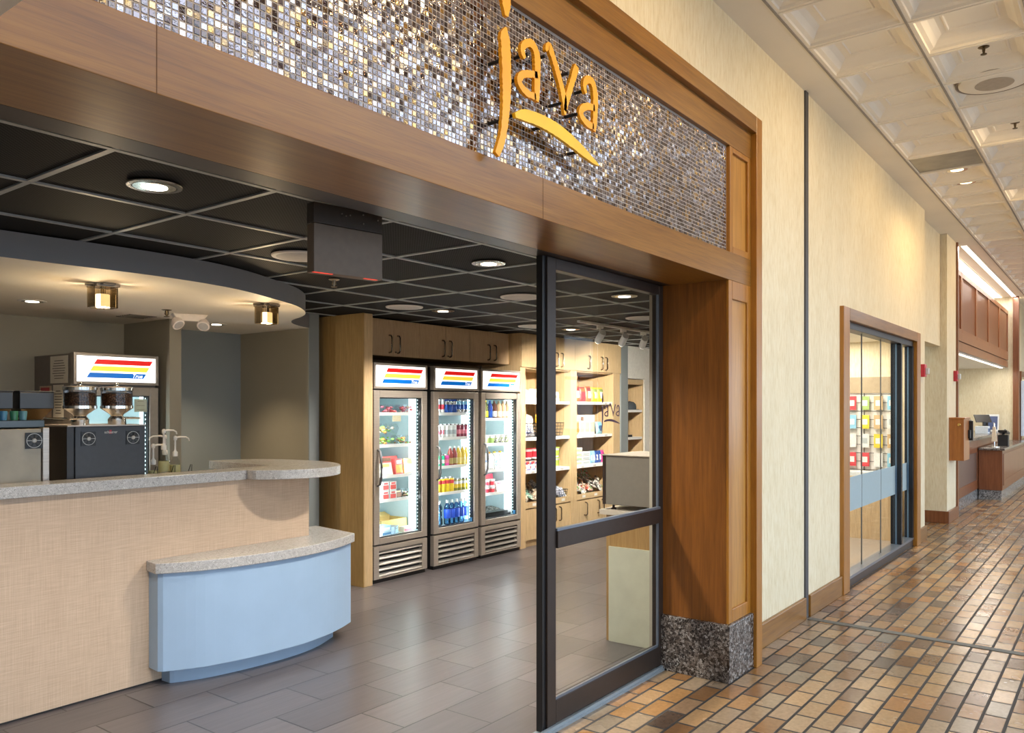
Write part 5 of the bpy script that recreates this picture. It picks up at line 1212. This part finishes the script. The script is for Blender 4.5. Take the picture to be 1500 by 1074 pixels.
m = MB(); m.box(-1.22, 2.92, -.17, .17, 0, .17); part('plinth', m, M_granitel, t)
m = MB(); m.box(-1.29, 2.98, -.23, .17, .86, .90); part('granite_top', m, M_granite, t, .006)
m = MB(); m.frame(-1.15, 2.85, .25, .80, .09, -.20, -.19); part('front_frame', m, M_cherry, t, .003)
# upper valance
t = thing('wood_valance', 'dark panelled wood valance hung above the cashier counter', 'valance', (16.9, 2.02, 2.45))
m = MB(); m.box(-3.5, 3.58, .0, .06, .02, 1.25); part('board', m, M_cherry, t)
for i, (a, b) in enumerate(((-3.5, -2.75), (-2.62, -1.15), (-1.02, .42), (.55, 2.05), (2.18, 3.55))):
    m = MB(); m.frame(a - .06, b + .06, .30, 1.25, .07, -.02, 0, wt=.08, wb=.06); part('panel_frame', m, wood('cherry_light', (.25, .09, .035), (.36, .15, .06), 'z', .3) if 'cherry_light' not in MATS else MATS['cherry_light'], t, .003)
m = MB(); m.box(-3.5, 3.58, -.025, 0, .17, .30); m.box(-3.5, 3.58, -.02, 0, .02, .15); part('bottom_rail', m, MATS['cherry_light'], t, .004)
m = MB(); m.box(-3.5, 3.5, .07, .12, .0, .012); part('strip_lamp', m, M_tube, t)
def strip(name, label, x0, x1, y0, y1, z):
    t = thing(name, label, 'ceiling light', ((x0 + x1) / 2, (y0 + y1) / 2, z - .001)); h = (x1 - x0) / 2; w = (y1 - y0) / 2
    m = MB(); m.box(-h, h, -w, w, -.006, 0); part('diffuser', m, M_tube, t)
    m = MB(); m.box(-h - .01, h + .01, -w - .012, -w, -.008, 0); m.box(-h - .01, h + .01, w, w + .012, -.008, 0); part('housing', m, M_cream, t)
strip('linear_light', 'long slim linear light recessed in the ceiling before the valance', 13.62, 21.2, 1.85, 1.93, 4.0)
strip('cove_light', 'bright cove light washing the top of the wood valance', 13.6, 20.4, 2.10, 2.32, 3.99)
# things on the cashier counter
def kiosk(name, label, x, y, z, mbs, cat, rz=0):
    t = thing(name, label, cat, (x, y, z), rz)
    for n_, m, mt in mbs: part(n_, m, mt, t, .002)
    return t
m1 = MB(); m1.box(-.09, .09, -.08, .08, 0, .06); m1.hexa([(-.09, -.08, .06), (.09, -.08, .06), (.09, .08, .06), (-.09, .08, .06)], [(-.09, .02, .13), (.09, .02, .13), (.09, .08, .13), (-.09, .08, .13)]); m2 = MB(); m2.box(-.02, .02, -.03, .03, .13, .22); m3 = MB(); m3.hexa([(-.15, -.02, .2), (.15, -.02, .2), (.15, .02, .2), (-.15, .02, .2)], [(-.15, .12, .36), (.15, .12, .36), (.15, .15, .36), (-.15, .15, .36)])
kiosk('till_terminal', 'black tilted till terminal on the cashier counter', 19.2, 2.3, 1.09, [('base', m1, M_black), ('neck', m2, M_black), ('screen', m3, M_black)], 'till', R(-60))
m1 = MB(); m1.box(-.14, .14, -.11, .11, 0, .14); m2 = MB(); m2.box(-.12, .12, -.115, -.11, .03, .10)
kiosk('receipt_printer', 'white and blue receipt printer beside the till', 18.3, 2.22, 1.09, [('case', m1, G('printer', (.62, .68, .75))), ('panel', m2, G('navy', (.03, .10, .25)))], 'printer')
m1 = MB(); m1.hexa([(-.02, -.12, 0), (.02, -.12, 0), (.02, .12, 0), (-.02, .12, 0)], [(.10, -.12, .36), (.14, -.12, .36), (.14, .12, .36), (.10, .12, .36)]); m2 = MB(); m2.hexa([(-.025, -.10, .04), (-.018, -.10, .04), (-.018, .10, .04), (-.025, .10, .04)], [(.075, -.10, .32), (.082, -.10, .32), (.082, .10, .32), (.075, .10, .32)])
kiosk('menu_stand', 'leaning white sign stand on the cashier counter', 20.0, 2.25, 1.09, [('sheet', m1, G('white', (.78, .78, .76))), ('print', m2, G('inkblue', (.05, .08, .2)))], 'stand')
for x, l in ((19.75, 'left black post of the pair at the back of the counter'), (20.15, 'right black post of the pair at the back of the counter')):
    m = MB(); m.box(-.03, .03, -.03, .03, 0, .33); single('counter_post', m, M_black, l, 'post', (x, 2.32, 1.09), bevel=.004)
m1 = MB(); m1.box(-.10, .10, -.08, .08, 0, .20); m2 = MB(); m2.path([(-.1, 0, .2), (.25, 0, .28)], .02, 8)
m3 = MB(); m3.hexa([(-.18, -.07, .25), (.32, -.07, .20), (.32, .07, .20), (-.18, .07, .25)], [(-.18, -.07, .29), (.32, -.07, .24), (.32, .07, .24), (-.18, .07, .29)])
kiosk('card_terminal', 'black card terminal on a stand atop the lower granite counter', 17.2, 1.75, .90, [('stand', m1, M_black), ('arm', m2, M_black), ('handset', m3, M_blackm)], 'card terminal')
m1 = MB(); m1.lathe([(.09, 0), (.085, .012), (.012, .018), (.012, .42), (.02, .43)], 16)
m2 = MB(); m2.hexa([(-.03, -.04, .10), (.03, -.04, .10), (.03, .04, .10), (-.03, .04, .10)], [(-.05, -.02, .36), (.02, -.02, .36), (.02, .02, .36), (-.05, .02, .36)])
kiosk('brochure_holder', 'slim chrome stand with cream card on the lower granite counter', 16.5, 1.82, .90, [('stand', m1, M_chrome), ('card', m2, G('cardcream', (.72, .6, .45)))], 'stand')
t = thing('telephone_unit', 'black wall unit on the side of the wooden box', 'device', (13.35, 1.80, 1.14)); 
m = MB(); m.box(-.05, .12, -.03, .11, 0, .28); part('case', m, M_black, t, .004)
m = MB(); m.box(.0, .08, -.04, -.03, .1, .24); part('face_plate', m, G('greyplate', (.2, .2, .2)), t)
m = MB(); m.box(-.8, .8, -.02, .02, -.62, .62); single('white_board', m, G('board', (.66, .72, .84), .4), 'pale blue white board standing at the right edge of the picture', 'board', (22.15, 1.815, 1.58))
